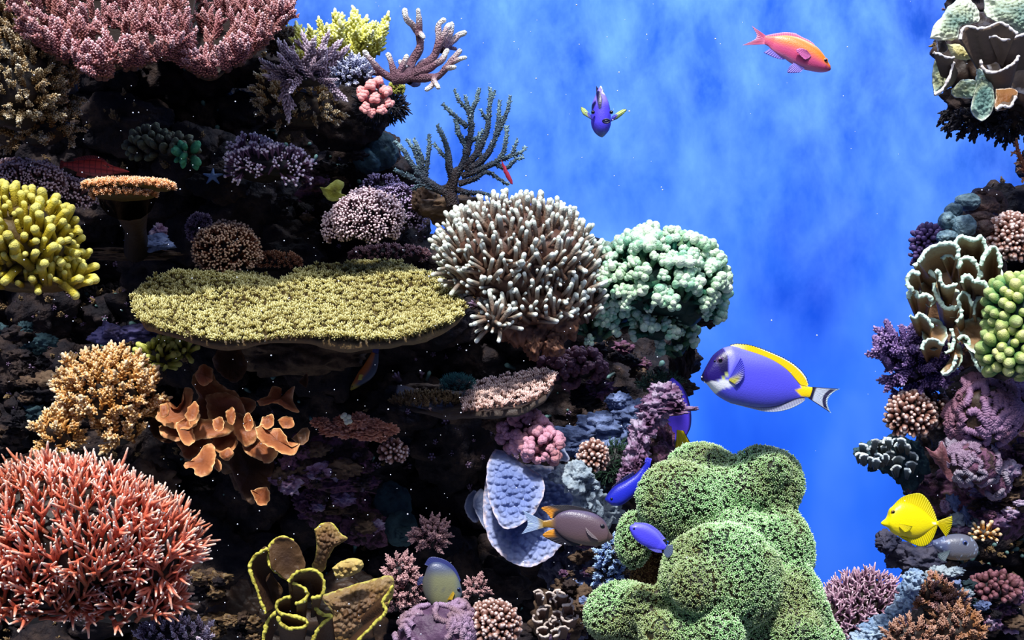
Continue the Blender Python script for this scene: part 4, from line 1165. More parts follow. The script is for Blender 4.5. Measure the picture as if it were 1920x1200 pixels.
# amber leaf coral
_o = thing('leaf_coral', 'amber brown leaf coral with pale-edged lobes right of the golden tan coral', 'coral', W(400, 850, 2.42))
leaves = [
    ([(372, 690), (395, 688), (404, 712), (425, 728), (442, 735), (446, 756), (408, 770), (398, 800), (360, 812), (338, 796), (350, 762), (373, 745), (358, 715)], 2.44, m_leaf),
    ([(300, 762), (313, 752), (324, 766), (343, 752), (346, 726), (362, 734), (358, 764), (375, 780), (360, 802), (320, 802), (293, 786)], 2.36, m_leaf),
    ([(298, 800), (340, 786), (400, 786), (440, 796), (428, 815), (380, 824), (345, 828), (306, 820)], 2.34, m_leaf),
    ([(343, 872), (368, 856), (384, 834), (400, 834), (404, 860), (396, 884), (382, 894), (366, 890), (362, 879), (348, 878)], 2.26, m_leaf),
    ([(412, 846), (430, 840), (438, 853), (426, 863), (412, 857)], 2.28, m_leaf),
    ([(400, 815), (430, 806), (446, 826), (436, 845), (410, 850), (396, 838)], 2.36, m_leaf),
    ([(438, 772), (470, 784), (484, 812), (466, 838), (446, 824), (434, 800)], 2.34, m_leaf),
    ([(476, 802), (492, 796), (502, 806), (520, 802), (532, 812), (546, 838), (562, 832), (552, 852), (528, 850), (508, 840), (488, 828)], 2.28, m_leaf),
    ([(480, 752), (503, 741), (510, 725), (526, 728), (528, 744), (552, 722), (549, 752), (560, 772), (540, 768), (520, 757), (490, 760)], 2.36, m_leaf),
    ([(492, 782), (508, 776), (514, 792), (502, 804), (488, 796)], 2.3, m_leaf),
    ([(520, 788), (535, 780), (552, 790), (548, 803), (530, 802)], 2.3, m_leaf),
    ([(545, 822), (566, 804), (580, 806), (578, 826), (560, 834)], 2.34, m_leafdark),
    ([(298, 760), (312, 756), (316, 776), (302, 782)], 2.3, m_leaf),
    ([(408, 655), (440, 640), (462, 684), (446, 716), (420, 708), (398, 680)], 2.6, m_leafdark),
    ([(440, 830), (500, 836), (514, 870), (500, 910), (470, 945), (440, 900), (430, 860)], 2.46, m_leafdark),
    ([(470, 920), (500, 915), (506, 940), (486, 948)], 2.36, m_leaf),
    ([(425, 755), (450, 745), (480, 752), (470, 775), (440, 775)], 2.42, m_leaf),
    ([(560, 716), (575, 700), (575, 725)], 2.5, m_leafdark),
    ([(318, 812), (350, 822), (392, 822), (400, 842), (372, 850), (352, 862), (338, 842)], 2.38, m_leaf),
    ([(385, 742), (420, 736), (452, 752), (458, 786), (430, 806), (396, 800)], 2.40, m_leaf),
    ([(452, 812), (478, 806), (500, 826), (520, 846), (506, 868), (476, 858), (456, 842)], 2.33, m_leaf),
    ([(330, 792), (352, 782), (358, 800), (366, 826), (350, 836), (336, 818)], 2.31, m_leaf),
    ([(352, 764), (366, 752), (372, 768), (368, 784), (354, 790), (347, 778)], 2.28, m_leaf),
    ([(398, 788), (414, 780), (420, 796), (416, 808), (402, 806)], 2.30, m_leaf),
    ([(424, 772), (436, 764), (442, 780), (436, 798), (426, 790)], 2.29, m_leaf),
    ([(456, 786), (466, 774), (474, 788), (472, 806), (460, 806)], 2.28, m_leaf),
    ([(388, 862), (404, 858), (416, 872), (410, 884), (400, 876)], 2.29, m_leaf),
    ([(280, 790), (300, 778), (318, 800), (330, 826), (306, 830), (284, 812)], 2.40, m_leafdark),
    ([(366, 700), (378, 684), (396, 690), (398, 712), (384, 722), (370, 716)], 2.38, m_leaf)]
for k, (pl, d, mt) in enumerate(leaves):
    part('leaf', leaf_geo(pl, d - 0.04, 6, -9 if k % 2 else 10, seed=k, wav=14, rings=12, nth=96, ddy=-0.0010, ragged=1.6), mt, _o)
part('trunk', merge([blob_geo(420, 830, 2.52, 70, 50, 34, seed=81, rough=0.25), blob_geo(470, 870, 2.55, 40, 60, 30, seed=82, rough=0.25)]), m_leafdark, _o)

# terracotta knobs with a cream tuft
_o = thing('cauliflower_coral', 'low terracotta pink knobby coral with a cream tuft at the middle of the reef', 'coral', W(665, 830, 2.5))
for k, (x, y, rx, ry) in enumerate([(600, 792, 16, 9), (622, 806, 22, 11), (652, 810, 18, 11), (672, 790, 20, 14), (700, 798, 20, 12), (728, 805, 18, 11), (690, 815, 24, 10), (640, 790, 14, 10), (712, 820, 14, 8)]):
    part('lobe', blob_geo(x, y, 2.36 + 0.01 * (k % 3), rx, ry, 16, seed=90 + k, rough=0.4, freq=5, octs=5), m_terracotta, _o)
part('cream_tuft', merge([ball(W(648 + a, 786 + b, 2.34), S(5, 2.44), 1) for a, b in ((0, 0), (6, -4), (-5, -5), (2, 6), (8, 4), (-2, -8))]), plain('cream', (226, 224, 190), 0.6), _o, label='cream tuft')
colony('cauliflower_coral', 'little brown coral with white tips hanging below the terracotta coral', 'coral',
       [(738, 848, 2.4, 19, 16, 16)], 60, BEAD, 'bead', 13, m_brownknob, M_core, 96, up=0.1, part_name='knob')

# pink shelf right of centre
_o, _g = table('plate_coral', 'grey-brown plate coral with pale pink nubs on its right half, below the green coral', 'coral',
      [(738, 738, 2.5), (770, 762, 2.46), (830, 776, 2.42), (900, 780, 2.38), (960, 774, 2.36), (1010, 756, 2.36), (1040, 726, 2.4)],
      [(745, 728, 2.62), (800, 730, 2.7), (860, 728, 2.7), (930, 716, 2.68), (1000, 702, 2.64), (1038, 706, 2.5)],
      18, 10, NUB, 'nub', 9, m_shelfpink, m_greyplate, 97, part_name='nub_cover', indiv=False, up=0.7)
rs = np.random.RandomState(9)
g2, samp, _f = shelf_geo([(868, 776, 2.37), (920, 774, 2.35), (970, 766, 2.34), (1010, 752, 2.35), (1040, 724, 2.39)], [(872, 738, 2.6), (920, 724, 2.62), (970, 712, 2.62), (1010, 700, 2.6), (1040, 706, 2.5)], 8)
P_, N_ = samp(420, rs); growth(_o, P_ + [0, 0, .004], N_, NUB, 'nub', m_shelfpink, 13, 2.4, rs, 'nubs', indiv=False, up=0.7)
rs = np.random.RandomState(19); P_, N_ = ell_points([(800, 756, 2.52, 62, 12, 90)], 200, rs, 0.3, 0.0)
growth(_o, P_, N_, BUSHLOW, 'bushlow', GROWTH_A, 13, 2.5, rs, 'brown_growth', indiv=False, up=0.5)
part('stem', blob_geo(930, 786, 2.46, 26, 20, 20, seed=99, rough=0.4), ROCK_BROWN, _o)
part('back_ridge', blob_geo(790, 738, 2.66, 50, 16, 26, seed=98, rough=0.4), ROCK_BROWN, _o)
colony('algae_tuft', 'small teal algae tuft on the grey-brown plate coral', 'seaweed',
       [(858, 722, 2.5, 26, 12, 16)], 150, FINE, 'fine', 14, coral('teal_threads', [(0, (18, 50, 58)), (1, (60, 120, 124))], bump=None), M_core_dark, 101, indiv=False, up=0.4)
colony('soft_coral', 'dull maroon soft coral in the shade right of the plate coral', 'coral',
       [(1050, 700, 2.66, 26, 22, 20), (1092, 690, 2.66, 28, 20, 20)], 60, KNOB3, 'knob3', 22, m_softmaroon, M_core_dark, 102, up=0.2, part_name='lobe')
colony('soft_coral', 'rose pink soft coral lobes above the powder blue plate', 'coral',
       [(985, 815, 2.44, 32, 26, 22), (1015, 840, 2.4, 20, 18, 18)], 60, KNOB3, 'knob3', 25, m_softpink, m_softmaroon, 103, up=0.1, part_name='lobe')

# blue-grey slope and crest
_o = thing('reef_rock', 'blue-grey knobbly rock sloping up towards the right in the middle of the reef', 'rock', W(1130, 870, 2.6))
for k, (x, y, rx, ry) in enumerate([(1160, 752, 22, 16), (1180, 775, 34, 26), (1130, 800, 48, 28), (1085, 822, 55, 24), (1190, 810, 36, 26), (1150, 838, 40, 26), (1050, 835, 40, 20), (1110, 850, 40, 20)]):
    part('hump', blob_geo(x, y, 2.56, rx, ry, 24, seed=110 + k, rough=0.3, freq=3, octs=5), ROCK_BLUE, _o)
_o = thing('reef_rock', 'jagged mauve-white crusted rock crest at the right edge of the left reef', 'rock', W(1210, 930, 2.45))
for k, (x, y, rx, ry) in enumerate([(1245, 738, 24, 18), (1232, 758, 28, 18), (1262, 768, 34, 9), (1222, 782, 24, 18), (1205, 810, 22, 22), (1195, 845, 20, 26), (1185, 878, 18, 20), (1172, 905, 14, 16), (1268, 752, 12, 12), (1199, 868, 9, 8), (1176, 885, 12, 9)]):
    part('crust_lump', blob_geo(x, y, 2.46, rx, ry, 18, seed=120 + k, rough=0.55, freq=3, octs=5), ROCK_PURPLE, _o)
heap('reef_rock', ([blob_geo(1238, 820, 2.56, 26, 56, 30, seed=131, rough=0.3), blob_geo(1232, 860, 2.52, 32, 30, 26, seed=132, rough=0.35)]), ROCK_MAUVE, 'dark maroon rock under the jagged mauve-white crest', 'rock')
heap('reef_rock', ([blob_geo(1290, 655, 2.62, 14, 34, 16, seed=136, rough=0.5), blob_geo(1276, 690, 2.62, 16, 38, 20, seed=135, rough=0.45), blob_geo(1284, 728, 2.58, 18, 14, 14, seed=137, rough=0.5), blob_geo(1288, 612, 2.62, 22, 30, 20, seed=138, rough=0.4), blob_geo(1325, 600, 2.6, 20, 14, 18, seed=139, rough=0.5)]), ROCK_DARK, 'dark knobbly rock edge hanging below the mint green coral', 'rock')
colony('algae_tuft', 'dark green thready algae between the blue slope and the mauve crest', 'seaweed',
       [(1155, 870, 2.52, 32, 32, 20)], 170, FINE, 'fine', 20, m_mossgreen, M_core_dark, 140, indiv=False, up=0.2, jitter=0.6)
colony('algae_tuft', 'dark green thready algae on top of the mauve crest', 'seaweed',
       [(1240, 722, 2.58, 34, 14, 20)], 120, FINE, 'fine', 18, m_mossgreen, M_core_dark, 141, indiv=False, up=0.4, jitter=0.5, core_shrink=0.7)
colony('knob_coral', 'small egg-shaped brown coral with white tips on the blue slope', 'coral',
       [(1112, 857, 2.42, 20, 24, 18)], 90, BEAD, 'bead', 13, m_brownknob, M_core, 142, up=0.15, part_name='knob')

# powder blue plate coral
_o = thing('plate_coral', 'large powder blue plate coral with overlapping scalloped plates', 'coral', W(980, 1050, 2.42))
part('plate', leaf_geo([(928, 842), (952, 848), (980, 868), (1050, 878), (1078, 900), (1088, 950), (1072, 990), (1040, 1038), (1000, 1062), (965, 1057), (935, 1036), (914, 1006), (905, 960), (910, 900), (915, 865)], 2.44, 7, 8, seed=2, rings=80, nth=300, knob=17, kscale=86, wav=4, ddy=-0.0007, center=(985, 960)), m_blueplate, _o)
part('plate', leaf_geo([(912, 905), (914, 872), (926, 846), (948, 848), (985, 872), (1020, 900), (1010, 950), (975, 985), (945, 990), (930, 970), (918, 940)], 2.38, 6, 8, seed=22, rings=64, nth=240, knob=17, kscale=86, wav=4, ddy=-0.0007), m_blueplate, _o)
part('plate', leaf_geo([(886, 948), (892, 925), (905, 918), (920, 950), (935, 990), (920, 1000), (905, 985)], 2.46, 5, 6, seed=3, wav=5, knob=3, rings=24, nth=120, ddy=-0.0006), m_blueplatedim, _o)
part('plate', leaf_geo([(870, 950), (876, 930), (892, 920), (900, 950), (895, 980), (880, 972)], 2.5, 4, 5, seed=4, wav=5, ddy=-0.0006), m_blueplatedim, _o)
part('plate', leaf_geo([(1020, 822), (1045, 828), (1068, 858), (1055, 865), (1020, 850)], 2.43, 4, 6, seed=6, wav=4, ddy=-0.0006), m_blueplatedim, _o)
part('stalk', blob_geo(1000, 940, 2.58, 60, 60, 30, seed=7, rough=0.2), ROCK_BLUE, _o)
heap('reef_rock', ([blob_geo(1085, 895, 2.4, 26, 26, 18, seed=151, rough=0.5), blob_geo(1105, 935, 2.42, 24, 34, 18, seed=152, rough=0.5), blob_geo(1060, 890, 2.42, 26, 16, 16, seed=153, rough=0.4), blob_geo(1135, 960, 2.5, 30, 26, 20, seed=154, rough=0.4)]), ROCK_PALE, 'rough grey-white rock between the powder blue plate and the deep blue fish', 'rock')

# ================================================================ LOWER LEFT
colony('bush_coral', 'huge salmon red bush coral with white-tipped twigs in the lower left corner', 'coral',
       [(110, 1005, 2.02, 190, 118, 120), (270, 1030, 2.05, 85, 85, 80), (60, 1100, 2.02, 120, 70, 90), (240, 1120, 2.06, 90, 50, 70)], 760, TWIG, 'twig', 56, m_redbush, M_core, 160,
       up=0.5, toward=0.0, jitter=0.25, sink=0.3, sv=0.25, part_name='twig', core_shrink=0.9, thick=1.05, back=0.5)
colony('branching_coral', 'small grey-mauve coral in the bottom corner right of the red bush', 'coral',
       [(330, 1195, 2.1, 62, 24, 30)], 70, BUSH, 'bush', 20, m_violetspike, M_core_dark, 161, up=0.4)
heap('reef_rock', ([blob_geo(90, 870, 2.4, 70, 26, 30, seed=162, rough=0.4), blob_geo(280, 905, 2.4, 46, 40, 30, seed=163, rough=0.45)]), ROCK_BROWN, 'grey-brown rock between the red bush and the golden tan coral', 'rock')
heap('reef_rock', ([blob_geo(590, 850, 2.46, 50, 44, 30, seed=164, rough=0.4), blob_geo(640, 860, 2.46, 50, 46, 30, seed=165, rough=0.4), blob_geo(560, 890, 2.46, 50, 24, 26, seed=166, rough=0.4), blob_geo(650, 905, 2.46, 54, 18, 26, seed=167, rough=0.4)]), ROCK_MAUVE, 'magenta-blotched rock below the terracotta coral', 'rock')
heap('reef_rock', ([blob_geo(598, 945, 2.66, 36, 26, 24, seed=168, rough=0.45), blob_geo(660, 940, 2.66, 34, 30, 24, seed=169, rough=0.45), blob_geo(700, 990, 2.6, 36, 28, 24, seed=170, rough=0.5), blob_geo(630, 965, 2.66, 60, 24, 26, seed=174, rough=0.4), blob_geo(680, 965, 2.64, 34, 34, 26, seed=175, rough=0.4), blob_geo(665, 995, 2.63, 34, 26, 24, seed=171, rough=0.3)]), ROCK_MAUVE, 'mauve and grey rock rubble above the yellow-rimmed cup coral', 'rock')
heap('boulder_coral', ([blob_geo(735, 945, 2.64, 36, 42, 30, seed=172, rough=0.12), blob_geo(752, 990, 2.6, 32, 34, 26, seed=173, rough=0.12), blob_geo(758, 1000, 2.58, 18, 14, 20, seed=174)]), ROCK_TEAL, 'dark teal boulder coral in the shade left of the powder blue plate', 'coral')

def ribbon(o, rim, center, shrink, dd, d, mat, thick=4, rimr=3.2, name='plate', seed=0, drop=0, **kw):
    drop = drop * 1.5 + 6; dd = dd * 0.6
    R = [(p[0], p[1], d + (p[2] if len(p) > 2 else 0)) for p in rim]
    B = [(center[0] + (p[0] - center[0]) * shrink, center[1] + (p[1] - center[1]) * shrink + drop, d + dd) for p in rim]
    part(name, plate_geo(R, B, thick, nu=max(24, 9 * len(rim)), nv=14, rimr=rimr, seed=seed, **kw), mat, o)

_o = thing('cup_coral', 'brown cup coral with wavy yellow rims at the bottom, right of the red bush', 'coral', W(590, 1195, 2.3))
for k, (rim, c, s, dd, dr) in enumerate([
        ([(541, 1090), (550, 1078), (565, 1070), (585, 1068), (600, 1076), (608, 1092), (607, 1106), (600, 1118), (586, 1121)], (578, 1140), 0.55, 0.12, 14),
        ([(541, 1090), (558, 1096), (572, 1104), (576, 1115), (570, 1126), (556, 1132)], (560, 1150), 0.7, 0.10, 24),
        ([(545, 1118), (530, 1122), (520, 1130), (519, 1142), (530, 1151), (555, 1156), (574, 1164), (574, 1172), (558, 1178), (538, 1177), (525, 1168), (521, 1158)], (545, 1160), 0.72, 0.10, 26),
        ([(586, 1121), (590, 1136), (602, 1150), (622, 1156), (606, 1168), (594, 1184), (584, 1206)], (640, 1190), 0.7, 0.12, 20),
        ([(660, 1212), (686, 1186), (712, 1160), (724, 1146), (718, 1128), (728, 1112), (735, 1100)], (630, 1160), 0.55, 0.12, 10),
        ([(498, 1150), (488, 1125), (482, 1104), (474, 1085), (468, 1060), (480, 1040), (500, 1030)], (540, 1110), 0.6, 0.12, 0),
        ([(540, 1088), (520, 1074), (508, 1062), (503, 1045), (505, 1028), (516, 1012), (532, 1008), (548, 1014)], (556, 1050), 0.45, 0.05, 0),
        ([(520, 1145), (505, 1160), (497, 1180), (493, 1205)], (530, 1200), 0.6, 0.1, 0)]):
    ribbon(_o, rim, c, s, dd, 2.2 + 0.012 * k, m_cup, seed=k, drop=dr, thick=4, rimr=3.3)
part('plate', leaf_geo([(505, 1028), (516, 1012), (532, 1008), (550, 1014), (564, 1030), (572, 1060), (560, 1078), (541, 1088), (520, 1074), (508, 1062)], 2.27, 5, -8, seed=11, wav=6), coral('umber_cup_face', [(0, (56, 38, 28)), (1, (84, 60, 36))], bump=(160, 0.4)), _o)
part('plate', leaf_geo([(470, 1050), (500, 1025), (512, 1080), (530, 1110), (500, 1150), (484, 1110)], 2.34, 5, -8, seed=12, wav=6), bpy.data.materials['umber_cup_face'], _o)
part('plate', leaf_geo([(600, 1118), (650, 1100), (700, 1086), (735, 1080), (738, 1110), (720, 1150), (690, 1185), (650, 1215), (596, 1215), (590, 1186), (624, 1156)], 2.34, 6, 20, seed=13, wav=10, knob=11, kscale=110, rings=44, nth=180), m_cupknob, _o)
part('column', leaf_geo([(590, 992), (604, 980), (626, 982), (640, 1000), (652, 1010), (630, 1024), (616, 1045), (606, 1072), (586, 1064), (594, 1030)], 2.36, 7, 12, seed=14, knob=11, kscale=120, rings=40, nth=160), m_cupknob, _o)
part('column', leaf_geo([(622, 1066), (640, 1052), (666, 1046), (682, 1056), (678, 1068), (656, 1080), (632, 1082)], 2.3, 7, 10, seed=15, knob=12, kscale=110, rings=30, nth=140), coral('knobbly_gold', [(0, (130, 100, 50)), (0.8, (190, 166, 100)), (1, (200, 180, 100))]), _o)
part('base', merge([blob_geo(600, 1180, 2.48, 120, 60, 40, seed=16, rough=0.2), blob_geo(640, 1120, 2.5, 70, 50, 30, seed=17, rough=0.2), blob_geo(450, 1160, 2.5, 60, 60, 30, seed=18, rough=0.3)]), M_core, _o)

colony('soft_coral', 'little rose-brown tree-like soft coral right of the dark teal boulder', 'coral',
       [(808, 1006, 2.46, 22, 22, 18)], 40, BUSH, 'bush', 22, m_rose, M_core_dark, 175, up=0.35)
colony('soft_coral', 'dusky rose branching soft coral left of the grey-olive fish', 'coral',
       [(752, 1075, 2.42, 18, 24, 16), (765, 1105, 2.42, 20, 22, 16), (742, 1130, 2.42, 16, 16, 14)], 70, BUSH, 'bush', 22, m_rose, M_core_dark, 176, up=0.3)
colony('soft_coral', 'tiny rose soft coral right of the grey-olive fish', 'coral',
       [(894, 1105, 2.46, 15, 14, 12)], 22, BUSH, 'bush', 18, m_rose, M_core_dark, 177, up=0.3)

# violet ridged coral at the bottom
def ridged(name, label, lumps, mat, core, seed, lw=6, n=9):
    """meandering ridges wound over low mounds; each ridge is a part"""
    rs = np.random.RandomState(seed)
    o = thing(name, label, 'coral', W(lumps[0][0], lumps[0][1] + lumps[0][4], lumps[0][2]))
    for q, b in enumerate(lumps):
        part('base', blob_geo(b[0], b[1], b[2], b[3] * .95, b[4] * .95, b[5], seed=seed + q, rough=0.12, sub=3), core, o)
        C = W(*b[:3]); R = np.array([S(b[3], b[2]), S(b[5], b[2]), S(b[4], b[2])])
        m = max(4, int(n * b[3] / 40))
        for k in range(m):
            a0 = rs.uniform(0.1, 3.0); e0 = rs.uniform(-0.9, 1.2)
            pts = []
            ang = rs.uniform(0, 6.28)
            for s in range(9):
                U = np.array([math.cos(a0) * math.cos(e0), -math.sin(a0) * math.cos(e0), math.sin(e0)])
                pts.append(C + U * R * 1.0)
                ang += rs.uniform(-0.9, 0.9)
                st = lw * 1.1 / b[3]
                a0 = np.clip(a0 + math.cos(ang) * st, -0.2, 3.3); e0 = np.clip(e0 + math.sin(ang) * st, -1.2, 1.45)
            c = resample(pts, 36)
            rad = S(lw, b[2]) * (1 + 0.22 * np.sin(np.arange(36) * 2.1))
            part('ridge', tube(c, rad, 8, t=(0.7, 0.7), bump=0.3, bscale=150, seed=k), mat, o)
    return o
ridged('brain_coral', 'violet ridged coral mound at the bottom under the grey-olive fish', [(815, 1190, 2.28, 74, 58, 50), (862, 1160, 2.3, 30, 34, 30)], m_brain, coral('violet_mound', [(0, (60, 40, 62)), (1, (104, 76, 104))], bump=(90, 1.0)), 180, 5.5, 24)
colony('knob_coral', 'pale-dotted brown knobby coral at the bottom between the violet mound and the folded coral', 'coral',
       [(925, 1170, 2.3, 42, 36, 30)], 230, BEAD, 'bead', 14, m_brownknob, M_core, 181, up=0.2, part_name='knob')
_o = thing('folded_coral', 'brown coral of curled pale-edged folds at the bottom left of the leather coral', 'coral', W(1040, 1190, 2.4))
rs = np.random.RandomState(4)
for k in range(30):
    x = 1040 + rs.uniform(-34, 34); y = 1145 + rs.uniform(-34, 45)
    a = rs.uniform(0, 6.28); L = rs.uniform(10, 17)
    rim = [(x + math.cos(a + j * 0.9) * L * 0.8, y + math.sin(a + j * 0.9) * L * 0.5) for j in range(4)]
    ribbon(_o, rim, (x, y + 14), 0.5, 0.05, 2.32 + rs.uniform(-.02, .03), coral('pale_edged_folds', [(0, (66, 44, 36)), (0.7, (110, 80, 66)), (1, (206, 190, 180))]) if k == 0 else bpy.data.materials['pale_edged_folds'], 3, 2.2, 'fold', k, 4)
part('base', blob_geo(1040, 1165, 2.42, 46, 50, 30, seed=3, rough=0.3), ROCK_BROWN, _o)
heap('reef_rock', ([blob_geo(1095, 1060, 2.5, 40, 60, 30, seed=182, rough=0.45), blob_geo(1050, 1075, 2.52, 30, 40, 26, seed=183, rough=0.45), blob_geo(1120, 1120, 2.46, 34, 20, 24, seed=184, rough=0.45), blob_geo(1075, 1170, 2.46, 26, 60, 26, seed=185, rough=0.45)]), rockmat('grey_rubble', [(24, 26, 38), (60, 60, 78), (110, 112, 134), (60, 52, 60)], 26, (80, 1.0)), 'grey pitted rock under the brown fish', 'rock')
heap('reef_rock', ([blob_geo(990, 1190, 2.44, 60, 20, 26, seed=186, rough=0.45), blob_geo(870, 1080, 2.6, 30, 50, 24, seed=187, rough=0.4), blob_geo(930, 1100, 2.62, 50, 50, 24, seed=188, rough=0.4)]), ROCK_DARK, 'dark rock in the shade beneath the powder blue plate', 'rock')
colony('branching_coral', 'small sky blue branching coral below the snout of the brown fish', 'coral',
       [(1152, 1040, 2.36, 26, 22, 16), (1140, 1075, 2.38, 18, 22, 14)], 70, BUSH, 'bush', 18, m_skyblue, M_core_dark, 190, up=0.3)

# ================================================================ LEATHER CORAL
lumps = [(1272, 938, 2.25, 74, 74, 66), (1312, 872, 2.34, 62, 38, 50), (1430, 905, 2.3, 76, 68, 60), (1380, 1010, 2.24, 96, 50, 60), (1352, 1085, 2.16, 112, 96, 80), (1468, 1040, 2.26, 54, 84, 60),
         (1188, 1012, 2.3, 32, 52, 40), (1170, 1152, 2.2, 74, 58, 50), (1470, 1150, 2.2, 82, 86, 60), (1300, 1200, 2.14, 96, 56, 60), (1530, 1215, 2.2, 50, 60, 50), (1340, 940, 2.28, 70, 60, 50)]
_o = thing('leather_coral', 'massive green leather coral of rounded lumps covered in tiny pale polyps', 'coral', W(1340, 1260, 2.3))
_lv, _lq, _ln = melt(lumps + [(1268, 905, 2.26, 34, 30, 34), (1230, 944, 2.24, 30, 40, 34), (1330, 1020, 2.14, 40, 34, 40), (1400, 1060, 2.14, 44, 50, 40), (1310, 1100, 2.1, 50, 50, 40), (1450, 880, 2.26, 34, 30, 34), (1395, 920, 2.26, 34, 40, 34),
    (1490, 1100, 2.2, 40, 40, 40), (1200, 1130, 2.16, 36, 34, 34), (1140, 1160, 2.17, 34, 34, 34), (1500, 1190, 2.14, 44, 40, 40), (1350, 1190, 2.08, 44, 34, 34), (1240, 1190, 2.12, 40, 40, 40)], 0.0085, 10)
part('body_mass', Geo(_lv, _lq, None, 0.5), m_leather, _o)
part('stem', merge([blob_geo(1235, 1075, 2.36, 48, 60, 34, seed=220, rough=0.12), blob_geo(1260, 1130, 2.34, 40, 60, 34, seed=221, rough=0.12)]), coral('rust_brown_stem', [(0, (60, 36, 16)), (1, (120, 76, 34))], bump=(160, 0.9)), _o, label='rusty brown stem with fewer polyps')
rs = np.random.RandomState(21)
P_, N_ = mesh_points(_lv, _lq, _ln, 24000, rs)
k_ = (N_[:, 1] < 0.3)
P_, N_ = P_[k_], N_[k_]
growth(_o, P_, N_, POLYP, 'polyp', m_polyp, 8.5, 2.22, rs, 'polyps', up=0.05, jitter=0.45, indiv=False, sv=0.4, sink=0.1, thick=0.85)
P_, N_ = ell_points([(1235, 1075, 2.36, 50, 62, 36), (1260, 1130, 2.34, 42, 62, 36)], 900, rs, 0.1, -0.85)
growth(_o, P_, N_, POLYP, 'polyp', coral('rusty_polyps', [(0, (60, 40, 16)), (1, (176, 140, 80))], bump=None), 8, 2.34, rs, 'stem_polyps', up=0.1, jitter=0.35, indiv=False, sv=0.35)

# ================================================================ RIGHT REEF
_o = thing('plate_coral', 'crumpled grey-green plate coral with white rims in the top right corner', 'coral', W(1880, 230, 2.6))
for k, (pl, d, mt, kn) in enumerate([
        ([(1745, 72), (1750, 50), (1768, 28), (1780, 10), (1808, -4), (1832, 14), (1834, 40), (1802, 50), (1795, 72), (1768, 76)], 2.44, m_paleplate, 4),
        ([(1846, -6), (1925, -16), (1960, 0), (1960, 60), (1920, 64), (1900, 56), (1868, 40), (1848, 26)], 2.42, m_paleplate, 4),
        ([(1753, 112), (1768, 106), (1788, 118), (1778, 158), (1754, 180), (1749, 144)], 2.46, m_sealplate, 4),
        ([(1832, 128), (1856, 138), (1864, 178), (1862, 206), (1842, 226), (1820, 206), (1828, 170)], 2.4, m_sealplate, 4),
        ([(1784, 168), (1804, 150), (1832, 152), (1834, 180), (1802, 184), (1786, 178)], 2.44, m_sealplate, 4),
        ([(1776, 82), (1800, 84), (1832, 106), (1818, 112), (1790, 108)], 2.42, coral('straw_plate', [(0, (150, 138, 70)), (1, (216, 208, 150))], bump=(200, 0.6)), 3),
        ([(1868, 168), (1902, 166), (1908, 180), (1894, 200), (1868, 206)], 2.4, coral('rust_face', [(0, (120, 72, 30)), (0.9, (130, 90, 50)), (1, (220, 200, 180))]), 0),
        ([(1800, 56), (1860, 50), (1925, 60), (1960, 70), (1960, 170), (1900, 172), (1862, 166), (1850, 122), (1816, 92)], 2.5, m_brownface, 0),
        ([(1755, 75), (1772, 72), (1776, 96), (1760, 98)], 2.46, m_brownface, 0)]):
    part('plate', leaf_geo(pl, d, 7, 16 if k % 2 else 10, seed=40 + k, wav=14, knob=kn * 2, kscale=130, rings=60 if kn else 14, nth=220, ddy=-0.0005), mt, _o)
for k, (rim, c, dr) in enumerate([
        ([(1800, 74), (1806, 54), (1820, 50), (1836, 54), (1856, 50), (1874, 42), (1890, 50), (1906, 62)], (1860, 110), 20),
        ([(1853, 70), (1866, 68), (1880, 74), (1900, 72), (1920, 64), (1945, 60)], (1900, 110), 24),
        ([(1838, 112), (1842, 126), (1856, 136), (1872, 134), (1890, 126), (1902, 118), (1910, 106)], (1880, 160), 16),
        ([(1868, 206), (1878, 198), (1894, 200), (1904, 182)], (1890, 160), 0),
        ([(1750, 98), (1762, 102), (1778, 108), (1788, 108)], (1775, 140), 10),
        ([(1752, 178), (1768, 166), (1778, 148), (1788, 118)], (1800, 140), 0)]):
    ribbon(_o, rim, c, 0.45, 0.08, 2.38 + 0.012 * (k % 3), m_brownface, 4, 2.6, 'folded_plate', k, dr)
part('base', merge([blob_geo(1850, 110, 2.66, 86, 90, 46, seed=241, rough=0.25), blob_geo(1930, 120, 2.66, 60, 110, 46, seed=242, rough=0.25)]), M_core, _o)
_o = thing('reef_rock', 'shadowed ragged underside of rock below the crumpled plate coral', 'rock', W(1860, 250, 2.75))
part('ledge', merge([blob_geo(1835, 196, 2.68, 62, 38, 36, seed=243, rough=0.3), blob_geo(1890, 205, 2.68, 52, 38, 36, seed=244, rough=0.3)]), ROCK_DARK, _o)
rs = np.random.RandomState(31)
P_, N_ = ell_points([(1835, 200, 2.67, 60, 38, 36), (1892, 210, 2.67, 52, 36, 36)], 150, rs, 0.9, -1)
k_ = N_[:, 2] < -0.25
growth(_o, P_[k_], N_[k_] * [1, 1, 1], BUSHLOW, 'bushlow', M_core_dark, 22, 2.67, rs, 'nodule', up=-0.4, jitter=0.5, sv=0.6, indiv=False)
antler('branching_coral', 'thin dark red twig coral at the right edge below the crumpled plate', 'coral', [
    ([(1930, 345), (1922, 320), (1914, 300), (1908, 282), (1906, 262)], 5, 2.5, 0, 0.8),
    ([(1916, 305), (1906, 308)], 3, 2, 0.6, 1), ([(1912, 290), (1902, 286), (1898, 288)], 3, 2, 0.6, 1), ([(1920, 318), (1908, 318)], 3, 2, 0.6, 1),
    ([(1925, 330), (1916, 340)], 3.5, 2, 0.4, 1), ([(1925, 318), (1934, 290), (1930, 270)], 4, 2, 0.2, 1)], 2.6, m_rust, 35, (1928, 350, 2.62), bumps=5)
